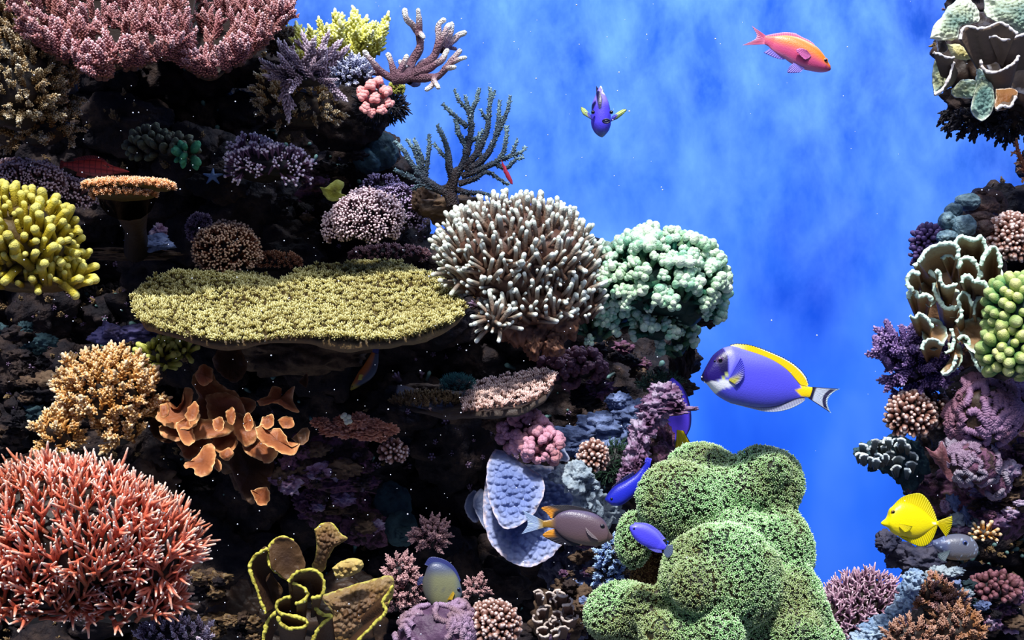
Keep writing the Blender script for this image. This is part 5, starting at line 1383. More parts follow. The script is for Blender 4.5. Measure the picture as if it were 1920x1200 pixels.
# lobed teal coral
_o = thing('lobed_coral', 'grey-teal lobed coral with brown lobes on its right, on top of the right reef', 'coral', W(1810, 440, 2.7))
for k, (x, y, rx, ry, mt, d) in enumerate([(1815, 378, 24, 16, m_tealobe, 2.62), (1788, 396, 16, 16, m_tealobe, 2.6), (1776, 414, 16, 16, m_tealobe, 2.58), (1808, 424, 22, 20, m_tealobe, 2.56), (1776, 446, 20, 15, m_tealobe, 2.56), (1840, 385, 34, 20, m_brownlobe, 2.64),
        (1835, 362, 12, 10, m_brownlobe, 2.66), (1858, 368, 22, 12, m_brownlobe, 2.66), (1840, 410, 26, 14, m_brownlobe, 2.6), (1872, 388, 16, 20, m_brownlobe, 2.68), (1846, 428, 20, 16, m_brownlobe, 2.58)]):
    g = blob_geo(x, y, d, rx, ry, 22, seed=250 + k, rough=0.1, freq=2)
    c = (g.V.min(0) + g.V.max(0)) / 2
    f1, _ = cellular(g.V * 60, k); g.V = c + (g.V - c) * (1 + 0.10 * (0.6 - f1))[:, None]
    part('lobe', g, mt, _o)
colony('knob_coral', 'dark purple knobby coral on the reef edge above the lettuce coral', 'coral',
       [(1745, 455, 2.66, 28, 26, 20), (1726, 478, 2.66, 14, 16, 12)], 120, BEAD, 'bead', 15, m_purpleknob, M_core_dark, 262, up=0.1, part_name='knob')
colony('knob_coral', 'pinkish brown knobby coral at the right edge beside the lettuce coral', 'coral',
       [(1895, 450, 2.58, 38, 42, 34)], 260, BEAD, 'bead', 15, m_brownknob, M_core, 263, up=0.15, part_name='knob')
# lettuce coral
_o = thing('lettuce_coral', 'tan lettuce coral of curling blades with pale mint rims on the right reef', 'coral', W(1800, 690, 2.62))
for k, (rim, c, s, dr) in enumerate([
        ([(1722, 492), (1727, 484), (1737, 470), (1760, 459), (1785, 457), (1797, 468), (1795, 482)], (1775, 520), 0.5, 10),
        ([(1795, 472), (1791, 455), (1802, 443), (1822, 450), (1840, 445), (1846, 456), (1849, 474), (1843, 482)], (1825, 500), 0.5, 10),
        ([(1766, 486), (1773, 477), (1786, 479), (1795, 490), (1797, 500), (1803, 487), (1815, 482), (1829, 494), (1838, 512), (1834, 522)], (1810, 540), 0.5, 10),
        ([(1714, 500), (1722, 493), (1734, 501), (1745, 512), (1757, 520)], (1745, 540), 0.5, 8),
        ([(1712, 545), (1703, 536), (1702, 520), (1711, 510), (1722, 513)], (1735, 545), 0.5, 6),
        ([(1753, 512), (1760, 510), (1765, 530), (1777, 538), (1792, 533)], (1775, 560), 0.4, 12),
        ([(1703, 560), (1706, 546), (1716, 548), (1722, 556), (1738, 552), (1746, 562)], (1730, 590), 0.5, 8),
        ([(1751, 530), (1754, 550), (1764, 566), (1772, 576), (1786, 578), (1798, 575)], (1775, 600), 0.5, 12),
        ([(1803, 530), (1806, 520), (1816, 518), (1826, 527), (1842, 530), (1852, 540), (1850, 552)], (1830, 560), 0.5, 10),
        ([(1838, 498), (1846, 478), (1858, 464), (1868, 466), (1874, 482), (1876, 500)], (1858, 530), 0.55, 20),
        ([(1792, 604), (1803, 592), (1800, 574), (1796, 560), (1806, 548), (1816, 554), (1822, 572)], (1815, 600), 0.5, 14),
        ([(1826, 590), (1828, 568), (1836, 558), (1848, 564), (1852, 580)], (1842, 600), 0.5, 16),
        ([(1853, 570), (1856, 584), (1864, 590), (1872, 600)], (1868, 560), 0.5, 8),
        ([(1706, 592), (1716, 596), (1724, 588), (1740, 600), (1748, 612)], (1735, 620), 0.5, 10),
        ([(1772, 662), (1784, 655), (1788, 640), (1786, 622), (1782, 618)], (1800, 650), 0.5, 0),
        ([(1795, 636), (1806, 630), (1816, 636), (1818, 654), (1826, 672), (1838, 682), (1843, 672)], (1835, 640), 0.5, 0),
        ([(1766, 702), (1778, 698), (1788, 684), (1792, 668)], (1810, 660), 0.5, 0),
        ([(1728, 655), (1735, 640), (1752, 636), (1768, 646)], (1750, 670), 0.5, 8),
        ([(1826, 672), (1834, 690), (1840, 696), (1846, 680)], (1850, 660), 0.5, 0)]):
    ribbon(_o, rim, c, s, 0.13, 2.42 + 0.015 * (k % 4) + 0.0003 * (1 if k > 13 else 0), m_lettuce, 4.5, 4.0 if k < 10 else 3.2, 'blade', k, dr)
for k, (pl, d) in enumerate([
        ([(1726, 606), (1742, 596), (1762, 600), (1776, 620), (1770, 646), (1748, 658), (1732, 640)], 2.50),
        ([(1778, 642), (1798, 646), (1806, 668), (1796, 690), (1776, 704), (1764, 698), (1780, 676)], 2.47),
        ([(1796, 606), (1826, 594), (1848, 606), (1850, 640), (1836, 664), (1818, 656), (1804, 636)], 2.49),
        ([(1824, 566), (1852, 556), (1876, 562), (1884, 604), (1870, 640), (1846, 636), (1832, 600)], 2.53),
        ([(1730, 520), (1752, 516), (1764, 540), (1758, 566), (1738, 574), (1724, 548)], 2.52),
        ([(1774, 546), (1796, 542), (1804, 566), (1794, 592), (1774, 590), (1766, 566)], 2.52),
        ([(1850, 500), (1872, 494), (1884, 530), (1876, 566), (1856, 568), (1844, 536)], 2.52)]):
    part('lobe', leaf_geo(pl, d, 6, 12 if k % 2 else -9, seed=500 + k, wav=14, rings=14, nth=110, ddy=-0.0008, ragged=1.8), m_lettuce, _o)
part('base', merge([blob_geo(1785, 540, 2.66, 74, 74, 34, seed=271, rough=0.2), blob_geo(1800, 630, 2.68, 58, 60, 34, seed=272, rough=0.25), blob_geo(1850, 530, 2.66, 36, 60, 34, seed=273, rough=0.2)]), coral('tan_base', [(0, (70, 48, 34)), (1, (120, 88, 60))]), _o)
colony('bead_coral', 'yellow-green coral of fat rounded beads at the right edge', 'coral',
       [(1905, 580, 2.4, 46, 54, 46), (1900, 655, 2.4, 48, 50, 44), (1945, 620, 2.42, 50, 90, 46)], 210, BEAD, 'bead', 30, m_bead, M_core_green, 275, up=0.15, jitter=0.15, part_name='bead', sink=0.3, thick=1.15)
colony('branching_coral', 'deep purple spiky branching coral reaching left from the right reef', 'coral',
       [(1722, 680, 2.56, 40, 34, 30), (1690, 665, 2.56, 26, 26, 24), (1722, 720, 2.6, 28, 24, 22)], 74, BOTTLE, 'bottle', 44, m_purplespike, M_core_dark, 276, up=0.35, jitter=0.3, thick=1.3)
antler('branching_coral', 'two tall deep purple horns rising from the spiky purple coral', 'coral', [
    ([(1690, 670), (1678, 645), (1668, 620), (1662, 602)], 9, 5, 0.1, 0.8), ([(1672, 690), (1655, 668), (1644, 648), (1640, 632)], 9, 5, 0.1, 0.8), ([(1700, 660), (1694, 630), (1690, 612)], 8, 5, 0.1, 0.7)],
    2.54, m_purplespike, 36, (1690, 690, 2.56), bumps=3.2, part_name='horn')
colony('knob_coral', 'brown coral with pale round tips below the deep purple coral', 'coral',
       [(1708, 780, 2.54, 38, 36, 30), (1755, 775, 2.6, 28, 26, 24)], 230, BEAD, 'bead', 15, m_brownknob, M_core, 278, up=0.15, part_name='knob')
_o = thing('ruffled_coral', 'small ruffled grey and blue-white coral jutting left over the blue gap', 'coral', W(1690, 900, 2.62))
rs = np.random.RandomState(6)
part('base', merge([blob_geo(1665, 855, 2.62, 40, 32, 24, seed=281, rough=0.35), blob_geo(1705, 870, 2.64, 34, 42, 26, seed=282, rough=0.35), blob_geo(1628, 850, 2.6, 22, 18, 18, seed=283, rough=0.4)]), ROCK_TEAL, _o)
for k in range(34):
    u = rs.rand(); x = 1610 + 100 * u; y = 852 + rs.uniform(-34, 34) * (0.5 + 0.6 * u)
    a = rs.uniform(-2.4, -0.7); L = rs.uniform(7, 13)
    rim = [(x + math.cos(a + (j - 1.5) * 0.7) * L, y + math.sin(a + (j - 1.5) * 0.7) * L * 0.8) for j in range(4)]
    ribbon(_o, rim, (x, y + 6), 0.4, 0.05, 2.53 + rs.uniform(-.03, .03), m_ruffle, 2.5, 2.2, 'blade', k, 3)
ridged('ridged_coral', 'mauve coral of thick segmented ridges on the right reef under the bead coral', [(1850, 775, 2.46, 62, 60, 40), (1805, 790, 2.48, 36, 40, 30), (1900, 760, 2.52, 36, 44, 30), (1830, 730, 2.5, 30, 26, 26)], coral('mauve_segmented', [(0, (80, 50, 76)), (0.7, (150, 116, 150)), (1, (190, 160, 186))], patch=(120, 70, 66), patch_amt=0.6, patch_scale=14, bump=(260, 0.8)), M_core, 285, 6.5, 26)
ridged('ridged_coral', 'lower mauve and grey crusted coral ridges beneath the thick segmented ones', [(1820, 868, 2.46, 52, 44, 36), (1860, 900, 2.5, 34, 34, 30), (1790, 850, 2.48, 30, 34, 26)], coral('mauve_grey_crust', [(0, (70, 50, 66)), (0.7, (140, 116, 140)), (1, (190, 176, 190))], patch=(150, 150, 160), patch_amt=0.6, patch_scale=22, bump=(200, 0.9)), ROCK_MAUVE, 286, 5, 24)
heap('reef_rock', ([blob_geo(1890, 940, 2.6, 70, 60, 34, seed=291, rough=0.4), blob_geo(1900, 850, 2.66, 50, 60, 34, seed=292, rough=0.4), blob_geo(1770, 930, 2.66, 54, 40, 30, seed=293, rough=0.4)]), ROCK_MAUVE, 'dark maroon rock at the right edge above the yellow fish', 'rock')
solo('plate_coral', leaf_geo([(1734, 838), (1752, 846), (1766, 828), (1776, 850), (1790, 880), (1784, 905), (1765, 880), (1750, 862)], 2.44, 5, 8, seed=61, wav=8), m_softmaroon, 'thin rose-brown pointed plate left of the mauve ridges', 'coral')
heap('reef_rock', ([blob_geo(1662, 1016, 2.56, 20, 18, 16, seed=294, rough=0.45), blob_geo(1690, 1040, 2.58, 30, 24, 20, seed=295, rough=0.35), blob_geo(1730, 1050, 2.56, 40, 22, 22, seed=296, rough=0.35), blob_geo(1715, 1072, 2.62, 24, 18, 18, seed=297, rough=0.35)]), rockmat('blue_black_rock', [(18, 20, 40), (44, 46, 66), (74, 72, 88), (50, 46, 56)], 24), 'dark blue-grey rock arm pointing left below the yellow fish', 'rock')
_o = thing('reef_rock', 'pale blue-grey rock ridge running diagonally at the bottom right', 'rock', W(1640, 1220, 2.4))
for k, (x, y, rx, ry) in enumerate([(1712, 1082, 18, 14), (1704, 1104, 18, 18), (1694, 1130, 16, 18), (1678, 1150, 18, 16), (1656, 1168, 22, 16), (1634, 1184, 24, 16), (1618, 1200, 24, 16)]):
    part('segment', blob_geo(x, y, 2.42, rx, ry, 16, seed=300 + k, rough=0.4, freq=3, octs=5), rockmat('pale_blue_ridge', [(70, 90, 120), (120, 146, 178), (166, 186, 206), (110, 130, 150)], 26, (80, 1.0)) if k == 0 else bpy.data.materials['pale_blue_ridge'], _o)
colony('bush_coral', 'mauve twig coral at the bottom right beside the leather coral', 'coral',
       [(1622, 1130, 2.5, 62, 44, 40), (1590, 1165, 2.48, 50, 40, 36)], 230, TWIG, 'twig', 30, m_mauvetwig, M_core, 310, up=0.4, jitter=0.25, part_name='twig', thick=1.3, sink=0.2)
colony('bush_coral', 'mauve and amber twig coral right of the pale diagonal ridge', 'coral',
       [(1745, 1115, 2.48, 34, 28, 26), (1770, 1140, 2.48, 30, 30, 24)], 90, BUSH, 'bush', 22, coral('amber_mauve', [(0, (80, 48, 34)), (0.6, (150, 100, 80)), (1, (206, 166, 166))], patch=(170, 120, 60), patch_amt=0.7, patch_scale=20), M_core, 311, up=0.35)
colony('bush_coral', 'orange-brown stubby coral in the bottom right foreground', 'coral',
       [(1705, 1195, 2.36, 36, 22, 24), (1790, 1180, 2.4, 40, 34, 28)], 90, BUSH, 'bush', 22, coral('amber_brown', [(0, (74, 42, 28)), (0.6, (140, 96, 76)), (1, (200, 160, 140))], patch=(160, 106, 50), patch_amt=0.6, patch_scale=18), M_core, 312, up=0.4)
colony('knob_coral', 'dim brown stubby coral at the far bottom right', 'coral',
       [(1868, 1105, 2.5, 40, 24, 24)], 80, BEAD, 'bead', 18, m_softmaroon, M_core_dark, 313, up=0.3, part_name='knob')
_o = thing('crusted_rubble', 'heap of pale blue-white crusted rubble pieces under the grey spotted fish', 'rock', W(1800, 1140, 2.55))
rs = np.random.RandomState(12)
mm_ = [ROCK_PALE, ROCK_BLUE, ROCK_PURPLE, ROCK_TEAL]
for k in range(30):
    x = rs.uniform(1745, 1850); y = 1062 + (x - 1745) * 0.35 + rs.uniform(-10, 46)
    part('piece', blob_geo(x, y, 2.47 + rs.uniform(0, .06), rs.uniform(7, 15), rs.uniform(5, 10), 9, seed=320 + k, rough=0.5, freq=3, sub=3), mm_[rs.choice(4, p=[.4, .3, .1, .2])], _o)
heap('reef_rock', ([blob_geo(1820, 1120, 2.64, 90, 60, 40, seed=361, rough=0.35), blob_geo(1880, 1190, 2.6, 70, 50, 40, seed=362, rough=0.35), blob_geo(1720, 1180, 2.62, 50, 60, 30, seed=363, rough=0.35)]), ROCK_DARK, 'dark rock in the bottom right corner', 'rock')
_o = thing('crusted_rubble', 'blue-white and mauve crusted lumps just right of the yellow fish tail', 'rock', W(1810, 1010, 2.6))
for k, (x, y, rx, ry) in enumerate([(1795, 975, 14, 12), (1812, 968, 9, 16), (1802, 992, 14, 10), (1822, 985, 10, 9), (1786, 942, 12, 13), (1772, 950, 9, 10), (1838, 972, 12, 10)]):
    part('lump', blob_geo(x, y, 2.54, rx, ry, 10, seed=370 + k, rough=0.5, freq=3, sub=3), mm_[k % 3], _o)
colony('knob_coral', 'small orange-brown tuft right of the yellow fish tail', 'coral',
       [(1844, 1000, 2.5, 18, 12, 12)], 26, BUD, 'bud', 13, m_tan, M_core, 378, up=0.3, part_name='knob')


def rubble(name, label, cat, regions, n, size, mats, seed, d, piece='lump', rough=0.5):
    """a heap of separate crusted lumps; regions are ellipses (px,py,rx,ry)"""
    rs = np.random.RandomState(seed)
    r0 = regions[0]
    o = thing(name, label, cat, W(r0[0], r0[1] + r0[3], d))
    for k in range(n):
        x, y, rx, ry = regions[rs.randint(len(regions))]
        a = rs.uniform(0, 6.28); q = math.sqrt(rs.rand())
        s = rs.uniform(0.5, 1.1) * size
        part(piece, blob_geo(x + math.cos(a) * q * rx, y + math.sin(a) * q * ry, d + rs.uniform(-.03, .05), s * rs.uniform(.9, 1.6), s * rs.uniform(.6, 1.0), s, seed=seed + k, rough=rough, freq=3, octs=4, sub=3), mats[rs.randint(len(mats))], o)
    return o
RUB = [ROCK_MAUVE, ROCK_BROWN, ROCK_MAUVE, ROCK_PURPLE]
rubble('rock_rubble', 'magenta and brown crusted rubble heaped under the terracotta coral', 'rock', [(600, 870, 60, 30), (560, 890, 50, 20), (655, 885, 40, 30)], 34, 17, RUB, 600, 2.42)
rubble('rock_rubble', 'mauve and ochre rubble hanging left of the dark teal boulder', 'rock', [(600, 940, 34, 22), (650, 940, 34, 22), (690, 985, 26, 18)], 26, 14, RUB, 640, 2.5)
rubble('rock_rubble', 'maroon knobbly rubble at the right edge beside the yellow fish', 'rock', [(1880, 930, 50, 40), (1900, 870, 40, 40), (1860, 960, 50, 20)], 40, 16, RUB, 680, 2.52)
rubble('rock_rubble', 'dim brown rubble at the left edge below the yellow finger coral', 'rock', [(40, 640, 60, 40), (60, 720, 50, 60), (30, 800, 50, 40)], 34, 18, [ROCK_DARK, ROCK_DARK, ROCK_BROWN, ROCK_TEAL], 720, 2.62)
rubble('rock_rubble', 'olive and brown rubble in the bottom gap right of the red bush', 'rock', [(410, 1140, 40, 40), (440, 1180, 50, 24), (390, 1090, 24, 24)], 30, 16, [ROCK_BROWN, ROCK_DARK, GROWTH_A], 760, 2.4)
rubble('rock_rubble', 'grey pitted rubble at the bottom, left of the lower leather coral lump', 'rock', [(1090, 1090, 36, 50), (1060, 1180, 30, 30), (1110, 1010, 26, 30)], 34, 14, [ROCK_BLUE, ROCK_BROWN, ROCK_PURPLE, ROCK_DARK], 800, 2.4)
rubble('rock_rubble', 'brown and mauve rubble filling the bottom right corner', 'rock', [(1830, 1160, 60, 36), (1880, 1130, 40, 50), (1760, 1190, 40, 20)], 36, 15, RUB + [ROCK_DARK, ROCK_DARK], 840, 2.5)
rubble('rock_rubble', 'dark lumpy rubble in the hollow between the lilac and rosy corals', 'rock', [(600, 360, 30, 40), (560, 400, 40, 40), (640, 300, 40, 40)], 26, 16, [ROCK_DARK, ROCK_BROWN, ROCK_DARK, ROCK_MAUVE], 880, 2.8)
rubble('rock_rubble', 'brown lumpy rubble in the shade under the mint green coral', 'rock', [(1150, 670, 60, 30), (1200, 700, 50, 30), (1120, 740, 40, 20)], 34, 17, [ROCK_DARK, ROCK_BROWN, ROCK_MAUVE, ROCK_DARK], 920, 2.7)

# small blue sea star
_g = []
for k in range(5):
    a = 0.3 + k * 2 * math.pi / 5
    c0 = W(399, 331, 2.66)
    _g.append(tube([c0, c0 + np.array([math.cos(a), -0.1, math.sin(a) * 0.8]) * S(9, 2.66), c0 + np.array([math.cos(a), 0.1, math.sin(a) * 0.8]) * S(19, 2.66)], [S(5, 2.66), S(3.2, 2.66), S(1.2, 2.66)], 8, bump=0.15))
_o = thing('sea_star', 'small pale blue sea star clinging to the dark rock left of the lilac coral', 'sea star', W(399, 340, 2.67))
for g in _g: part('arm', g, coral('pale_blue_star', [(0, (110, 140, 190)), (1, (90, 120, 176))], bump=(400, 0.8)), _o)
solo('reef_rock', blob_geo(410, 345, 2.74, 50, 34, 26, seed=380, rough=0.3), ROCK_DARK, 'small dark rock carrying the pale blue sea star', 'rock')

# floating particles
rs = np.random.RandomState(77)
n = 460
dd = rs.uniform(1.35, 1.72, n); xx = rs.uniform(0, 1920, n) ** 1.0; yy = rs.uniform(0, 1200, n)
xx[: int(n * .7)] = rs.uniform(0, 1250, int(n * .7))
P_ = np.stack([(xx - 960) * dd / F_PX, dd, CAM_Z + (600 - yy) * dd / F_PX], 1)
V_, T_ = ICO[0]
solo('floating_particles', batch([Geo(V_, None, T_, 1.0)], P_, np.repeat(np.eye(3)[None], n, 0), 0.0004 + 0.0007 * rs.rand(n) ** 3), plain('white_specks', (235, 240, 250), 0.5), 'tiny white specks drifting in the water in front of the reef', 'particles', kind='stuff')

# ================================================================ FISH
def fishroot(name, label, cx, cy, d):
    return thing(name, label, 'fish', W(cx, cy, d))

# --- powder blue surgeonfish
D = 2.2
f = fishroot('surgeonfish', 'powder blue fish with dark face, yellow back fin and white throat, facing left', 1430, 765, D)
top = [(1314, 707.5), (1320, 695), (1331, 675), (1339, 664), (1351.5, 654.5), (1362.5, 650), (1375, 649), (1394, 655), (1425, 665), (1448, 675), (1466, 686), (1480, 698), (1492, 712), (1501.5, 721.5), (1512, 724), (1524, 726.5)]
bot = [(1315, 713), (1325, 720), (1334, 731), (1345, 742), (1366, 754), (1387.5, 759), (1409, 763), (1433, 764), (1456, 761), (1476.6, 754), (1495, 747.5), (1508, 745.5), (1518, 746)]
throat = [(1320, 719), (1330, 714), (1343, 713.5), (1353, 710.5), (1362, 713), (1370, 719), (1376, 723), (1364, 725), (1352, 728), (1345, 733), (1341, 738), (1330, 734)]
face = [(1300, 720), (1326, 718), (1340, 714), (1352, 706), (1361, 700), (1362, 680), (1362, 668), (1357, 655), (1345, 640), (1300, 660)]
def cf(x, y, u, v):
    C = np.tile(np.array(lin((84, 82, 226))), (len(x), 1))
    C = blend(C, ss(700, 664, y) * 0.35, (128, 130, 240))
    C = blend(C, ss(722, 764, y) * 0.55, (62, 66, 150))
    C = blend(C, inpoly(x, y, [(1352, 655), (1370, 650), (1376, 672), (1366, 700), (1362, 706), (1362, 670)], 3) * 0.5, (150, 150, 235))
    C = blend(C, inpoly(x, y, face, 1.6), (32, 16, 104))
    C = blend(C, inpoly(x, y, [(1340, 668), (1361, 662), (1362, 700), (1348, 700)], 4) * 0.7, (12, 8, 44))
    C = blend(C, inpoly(x, y, [(1346, 713), (1360, 697), (1362, 699), (1362, 704), (1350, 713)], 1.0), (190, 200, 120))
    C = blend(C, inpoly(x, y, throat, 1.5), (235, 238, 246))
    C = blend(C, ss(1321, 1317, x), (20, 14, 50))
    C = blend(C, inpoly(x, y, [(1490, 731), (1502, 727), (1500, 722), (1506, 720), (1530, 722), (1522, 746), (1502, 743), (1497, 738)], 2.0), (244, 208, 10))
    return C
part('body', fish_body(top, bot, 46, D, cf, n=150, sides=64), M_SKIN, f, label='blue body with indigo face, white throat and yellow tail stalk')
def cf(x, y, u, v):
    C = np.tile(np.array(lin((250, 214, 0))), (len(x), 1))
    C = blend(C, ss(0.22, 0.02, u) * 0.8, (250, 246, 190))
    C = blend(C, ss(0.84, 0.93, v) * ss(0.25, 0.4, u), (225, 240, 240))
    return blend(C, ss(0.10, 0.02, v), (20, 18, 50))
part('dorsal_fin', fish_fin([(1371, 650), (1378, 650), (1394, 655.5), (1425, 665.5), (1448, 675.5), (1466, 686.5), (1480, 698.5), (1492, 712.5), (1501, 722), (1513, 724)],
     [(1369, 647.5), (1381, 645), (1401.5, 646.5), (1425, 653), (1448, 662), (1469, 671.5), (1487.5, 682.5), (1501.5, 695), (1511, 707.5), (1515.6, 721)], D, cf, 3.2, n=120, m=12, rays=34, ripple=0.4), M_FIN, f, label='bright yellow dorsal fin')
part('dorsal_fin_edge', tube([W(x, y, D) for x, y in [(1369, 647), (1381, 644.5), (1401.5, 646), (1425, 652.5), (1448, 661.5), (1469, 671), (1487.5, 682), (1502, 694.5), (1511.5, 707), (1516, 721)]], S(0.7, D), 6), plain('ink_edge', (18, 20, 60)), f)
def cf(x, y, u, v):
    C = np.tile(np.array(lin((176, 178, 206))), (len(x), 1))
    return blend(blend(C, ss(0.75, 0.9, v), (225, 236, 250)), ss(0.18, 0.05, v), (16, 16, 50))
part('anal_fin', fish_fin([(1366, 753.5), (1387.5, 758.5), (1409, 762.5), (1433, 763.5), (1456, 760.5), (1476.6, 753.5), (1495, 747), (1508, 745.5)],
     [(1369, 756), (1389, 761), (1409, 766), (1433, 771.5), (1456, 772), (1480, 767), (1500, 757.5), (1510, 750)], D, cf, 3, n=100, m=10, rays=30, ripple=0.4), M_FIN, f)
def cf(x, y, u, v):
    C = np.tile(np.array(lin((215, 224, 240))), (len(x), 1))
    C = blend(C, ss(0.20, 0.12, v), (22, 22, 66))
    mid = 1 - np.abs(u - 0.5) * 2
    C = blend(C, ss(0.66, 0.72, v) * ss(0.93, 0.88, v) * ss(0.05, 0.25, mid), (50, 50, 92))
    C = blend(C, np.maximum(ss(0.055, 0.03, u), ss(0.945, 0.97, u)), (26, 30, 80))
    return blend(C, ss(0.93, 0.97, v), (200, 236, 250))
part('tail_fin', fish_fin([(1523, 725.5), (1522, 733), (1520, 740), (1516, 747)], [(1576, 729), (1567, 733), (1558, 740), (1552.5, 748), (1551.5, 757), (1554, 766), (1558.6, 775)], D, cf, 4, n=110, m=26, rays=18, ripple=0.5), M_FIN, f, label='white tail fin edged in dark blue')
def cf(x, y, u, v):
    C = np.tile(np.array(lin((70, 70, 190))), (len(x), 1))
    return blend(C, ss(0.3, 0.75, u) * ss(1.05, 0.35, v), (150, 150, 40))
part('pectoral_fin', sidefin(f, [(1362.5, 712), (1364, 708), (1366, 704)], [(1376, 721), (1384, 714), (1390, 704), (1391, 692), (1388, 678), (1384, 670)][::1], D, lambda x, y, u, v: blend(np.tile(np.array(lin((66, 66, 200))), (len(x), 1)), ss(0.75, 0.2, u) * ss(1.1, 0.5, v), (176, 170, 30)), 2, n=60, m=12, rays=14, ripple=0.5), M_FIN, f, label='pectoral fin, yellow-green at its root')
M_IRIS = plain('grey_violet_iris', (96, 70, 110), 0.25)
eye(f, 1347.5, 675, D, 7, 13.5, M_IRIS)
part('nostril', ball(W(1337.6, 676.5, D) - np.array([0, S(surf(f, 1337.6, 676.5, D), D), 0]), S(2.0, D), 2), M_PUPIL, f)
part('mouth', merge([tube([W(1314.5, 706, D) + [0, -S(3.5, D), 0], W(1319, 710, D) + [0, -S(5, D), 0], W(1321, 717, D) + [0, -S(5, D), 0]], S(1.4, D), 8)]), plain('white_lip', (236, 238, 246), 0.4), f, label='white lip line')

# --- yellow tang
D = 2.28
f = fishroot('yellow_tang', 'bright yellow disc-shaped fish facing left at the right reef', 1715, 1010, D)
top = [(1652, 979.5), (1656, 976), (1661, 972.5), (1665, 966), (1668, 955), (1673, 950), (1678, 946.5), (1690, 942), (1710, 945.6), (1727.5, 955), (1740, 965), (1752.5, 975), (1760, 977.5)]
bot = [(1652, 982.5), (1656, 985.5), (1665, 990), (1671, 997.5), (1681, 1003.8), (1696, 1007.5), (1715, 1008), (1727.5, 1003.8), (1740, 996), (1752.5, 987), (1760, 985)]
def cf(x, y, u, v):
    C = np.tile(np.array(lin((248, 230, 0))), (len(x), 1))
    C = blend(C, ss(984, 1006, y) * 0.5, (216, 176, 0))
    C = blend(C, ss(2.5, 0, np.abs(y - 990 + (x - 1680) * -0.35)) * ss(1664, 1672, x) * ss(1690, 1682, x) * 0.5, (190, 150, 0))
    return blend(C, inpoly(x, y, [(1746, 979), (1754, 979), (1755, 983), (1750, 983)], 1), (255, 250, 220))
part('body', fish_body(top, bot, 30, D, cf, n=110, sides=44), M_SKIN, f)
yf = lambda x, y, u, v: blend(np.tile(np.array(lin((238, 218, 0))), (len(x), 1)), ss(0.3, 1, v) * 0.45, (176, 176, 10))
part('dorsal_fin', fish_fin([(1674, 949), (1682, 945), (1690, 942.5), (1710, 946), (1727.5, 955.5), (1740, 965.5), (1752.5, 975.5), (1756, 977)], [(1675, 947.5), (1684, 938), (1694, 931), (1710, 926), (1725, 925), (1736, 932.5), (1745, 945), (1752.5, 961), (1757, 975)], D, yf, 3, n=160, m=14, rays=24, ripple=0.9), M_FIN, f)
part('anal_fin', fish_fin([(1681, 1003), (1696, 1007), (1715, 1007.5), (1727.5, 1003), (1740, 995.5), (1752.5, 986.5), (1757, 985.5)], [(1683, 1005), (1693, 1011), (1705, 1017), (1716, 1022), (1727.5, 1025), (1740, 1021), (1750, 1009), (1757, 990)], D, yf, 3, n=140, m=12, rays=22, ripple=0.9), M_FIN, f)
part('tail_fin', fish_fin([(1758, 977.5), (1758.5, 985)], [(1785, 967), (1785.5, 975), (1785, 983), (1781, 995), (1774, 1007)], D, yf, 3, n=90, m=14, rays=12, ripple=0.9), M_FIN, f)
part('pelvic_fin', fish_fin([(1688, 1005), (1698, 1008)], [(1690, 1010), (1704, 1015)], D, yf, 2.5, n=20, m=6, rays=4, side=-4), M_FIN, f)
part('pectoral_fin', sidefin(f, [(1681, 985), (1682, 979)], [(1692, 996), (1700, 992), (1705, 984)], D, yf, 2, n=30, m=8, rays=8), M_FIN, f)
eye(f, 1671.5, 959, D, 4.3, 7.5, plain('dark_gold_iris', (120, 84, 20), 0.25))

# --- orange anthias
D = 2.3
f = fishroot('anthias', 'orange and pink fish swimming down to the right near the top', 1490, 130, D)
top = [(1557.5, 128), (1556, 122), (1551, 115), (1542.5, 101), (1531, 88), (1515.4, 78.5), (1500, 71.5), (1484, 67.5), (1468.5, 66.5), (1453, 67.5), (1442, 68), (1434, 67)]
bot = [(1556, 132.5), (1548, 135), (1536, 135.5), (1515.4, 132), (1500, 127.5), (1484, 119), (1471.7, 110.5), (1459, 103), (1446.7, 93), (1440, 86.5), (1433, 83)]
def cf(x, y, u, v):
    C = np.tile(np.array(lin((240, 120, 26))), (len(x), 1))
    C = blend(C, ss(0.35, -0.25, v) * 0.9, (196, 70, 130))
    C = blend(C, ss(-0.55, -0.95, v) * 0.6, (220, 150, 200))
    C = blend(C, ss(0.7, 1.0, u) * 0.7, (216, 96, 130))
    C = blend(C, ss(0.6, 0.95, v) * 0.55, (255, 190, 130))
    return C
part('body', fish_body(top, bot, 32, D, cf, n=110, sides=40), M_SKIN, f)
pf = lambda x, y, u, v: blend(np.tile(np.array(lin((228, 110, 150))), (len(x), 1)), ss(0.4, 1, v) * 0.8, (240, 176, 210))
vf = lambda x, y, u, v: np.tile(np.array(lin((140, 120, 220))), (len(x), 1))
part('dorsal_fin', fish_fin([(1528, 86), (1515, 79), (1500, 72), (1484, 68), (1468, 67), (1453, 68), (1438, 68)], [(1526, 82), (1516, 75), (1505, 70), (1496, 65), (1489, 62), (1471.7, 60.5), (1453, 63), (1437, 66)], D, pf, 2.5, n=110, m=8, rays=22, ripple=0.6), M_FIN, f)
part('tail_fin', fish_fin([(1436, 67), (1434, 75), (1434, 83)], [(1410, 48.5), (1414, 56), (1418.5, 64), (1418, 71), (1412, 76), (1403, 80), (1391.5, 85)], D, pf, 3, n=80, m=14, rays=12, ripple=0.6), M_FIN, f)
part('anal_fin', fish_fin([(1444, 91), (1458, 102), (1471, 109.5)], [(1432, 98.7), (1444.6, 105), (1458, 110), (1471, 112)], D, vf, 2.2, n=50, m=8, rays=9, ripple=0.6), M_FIN, f)
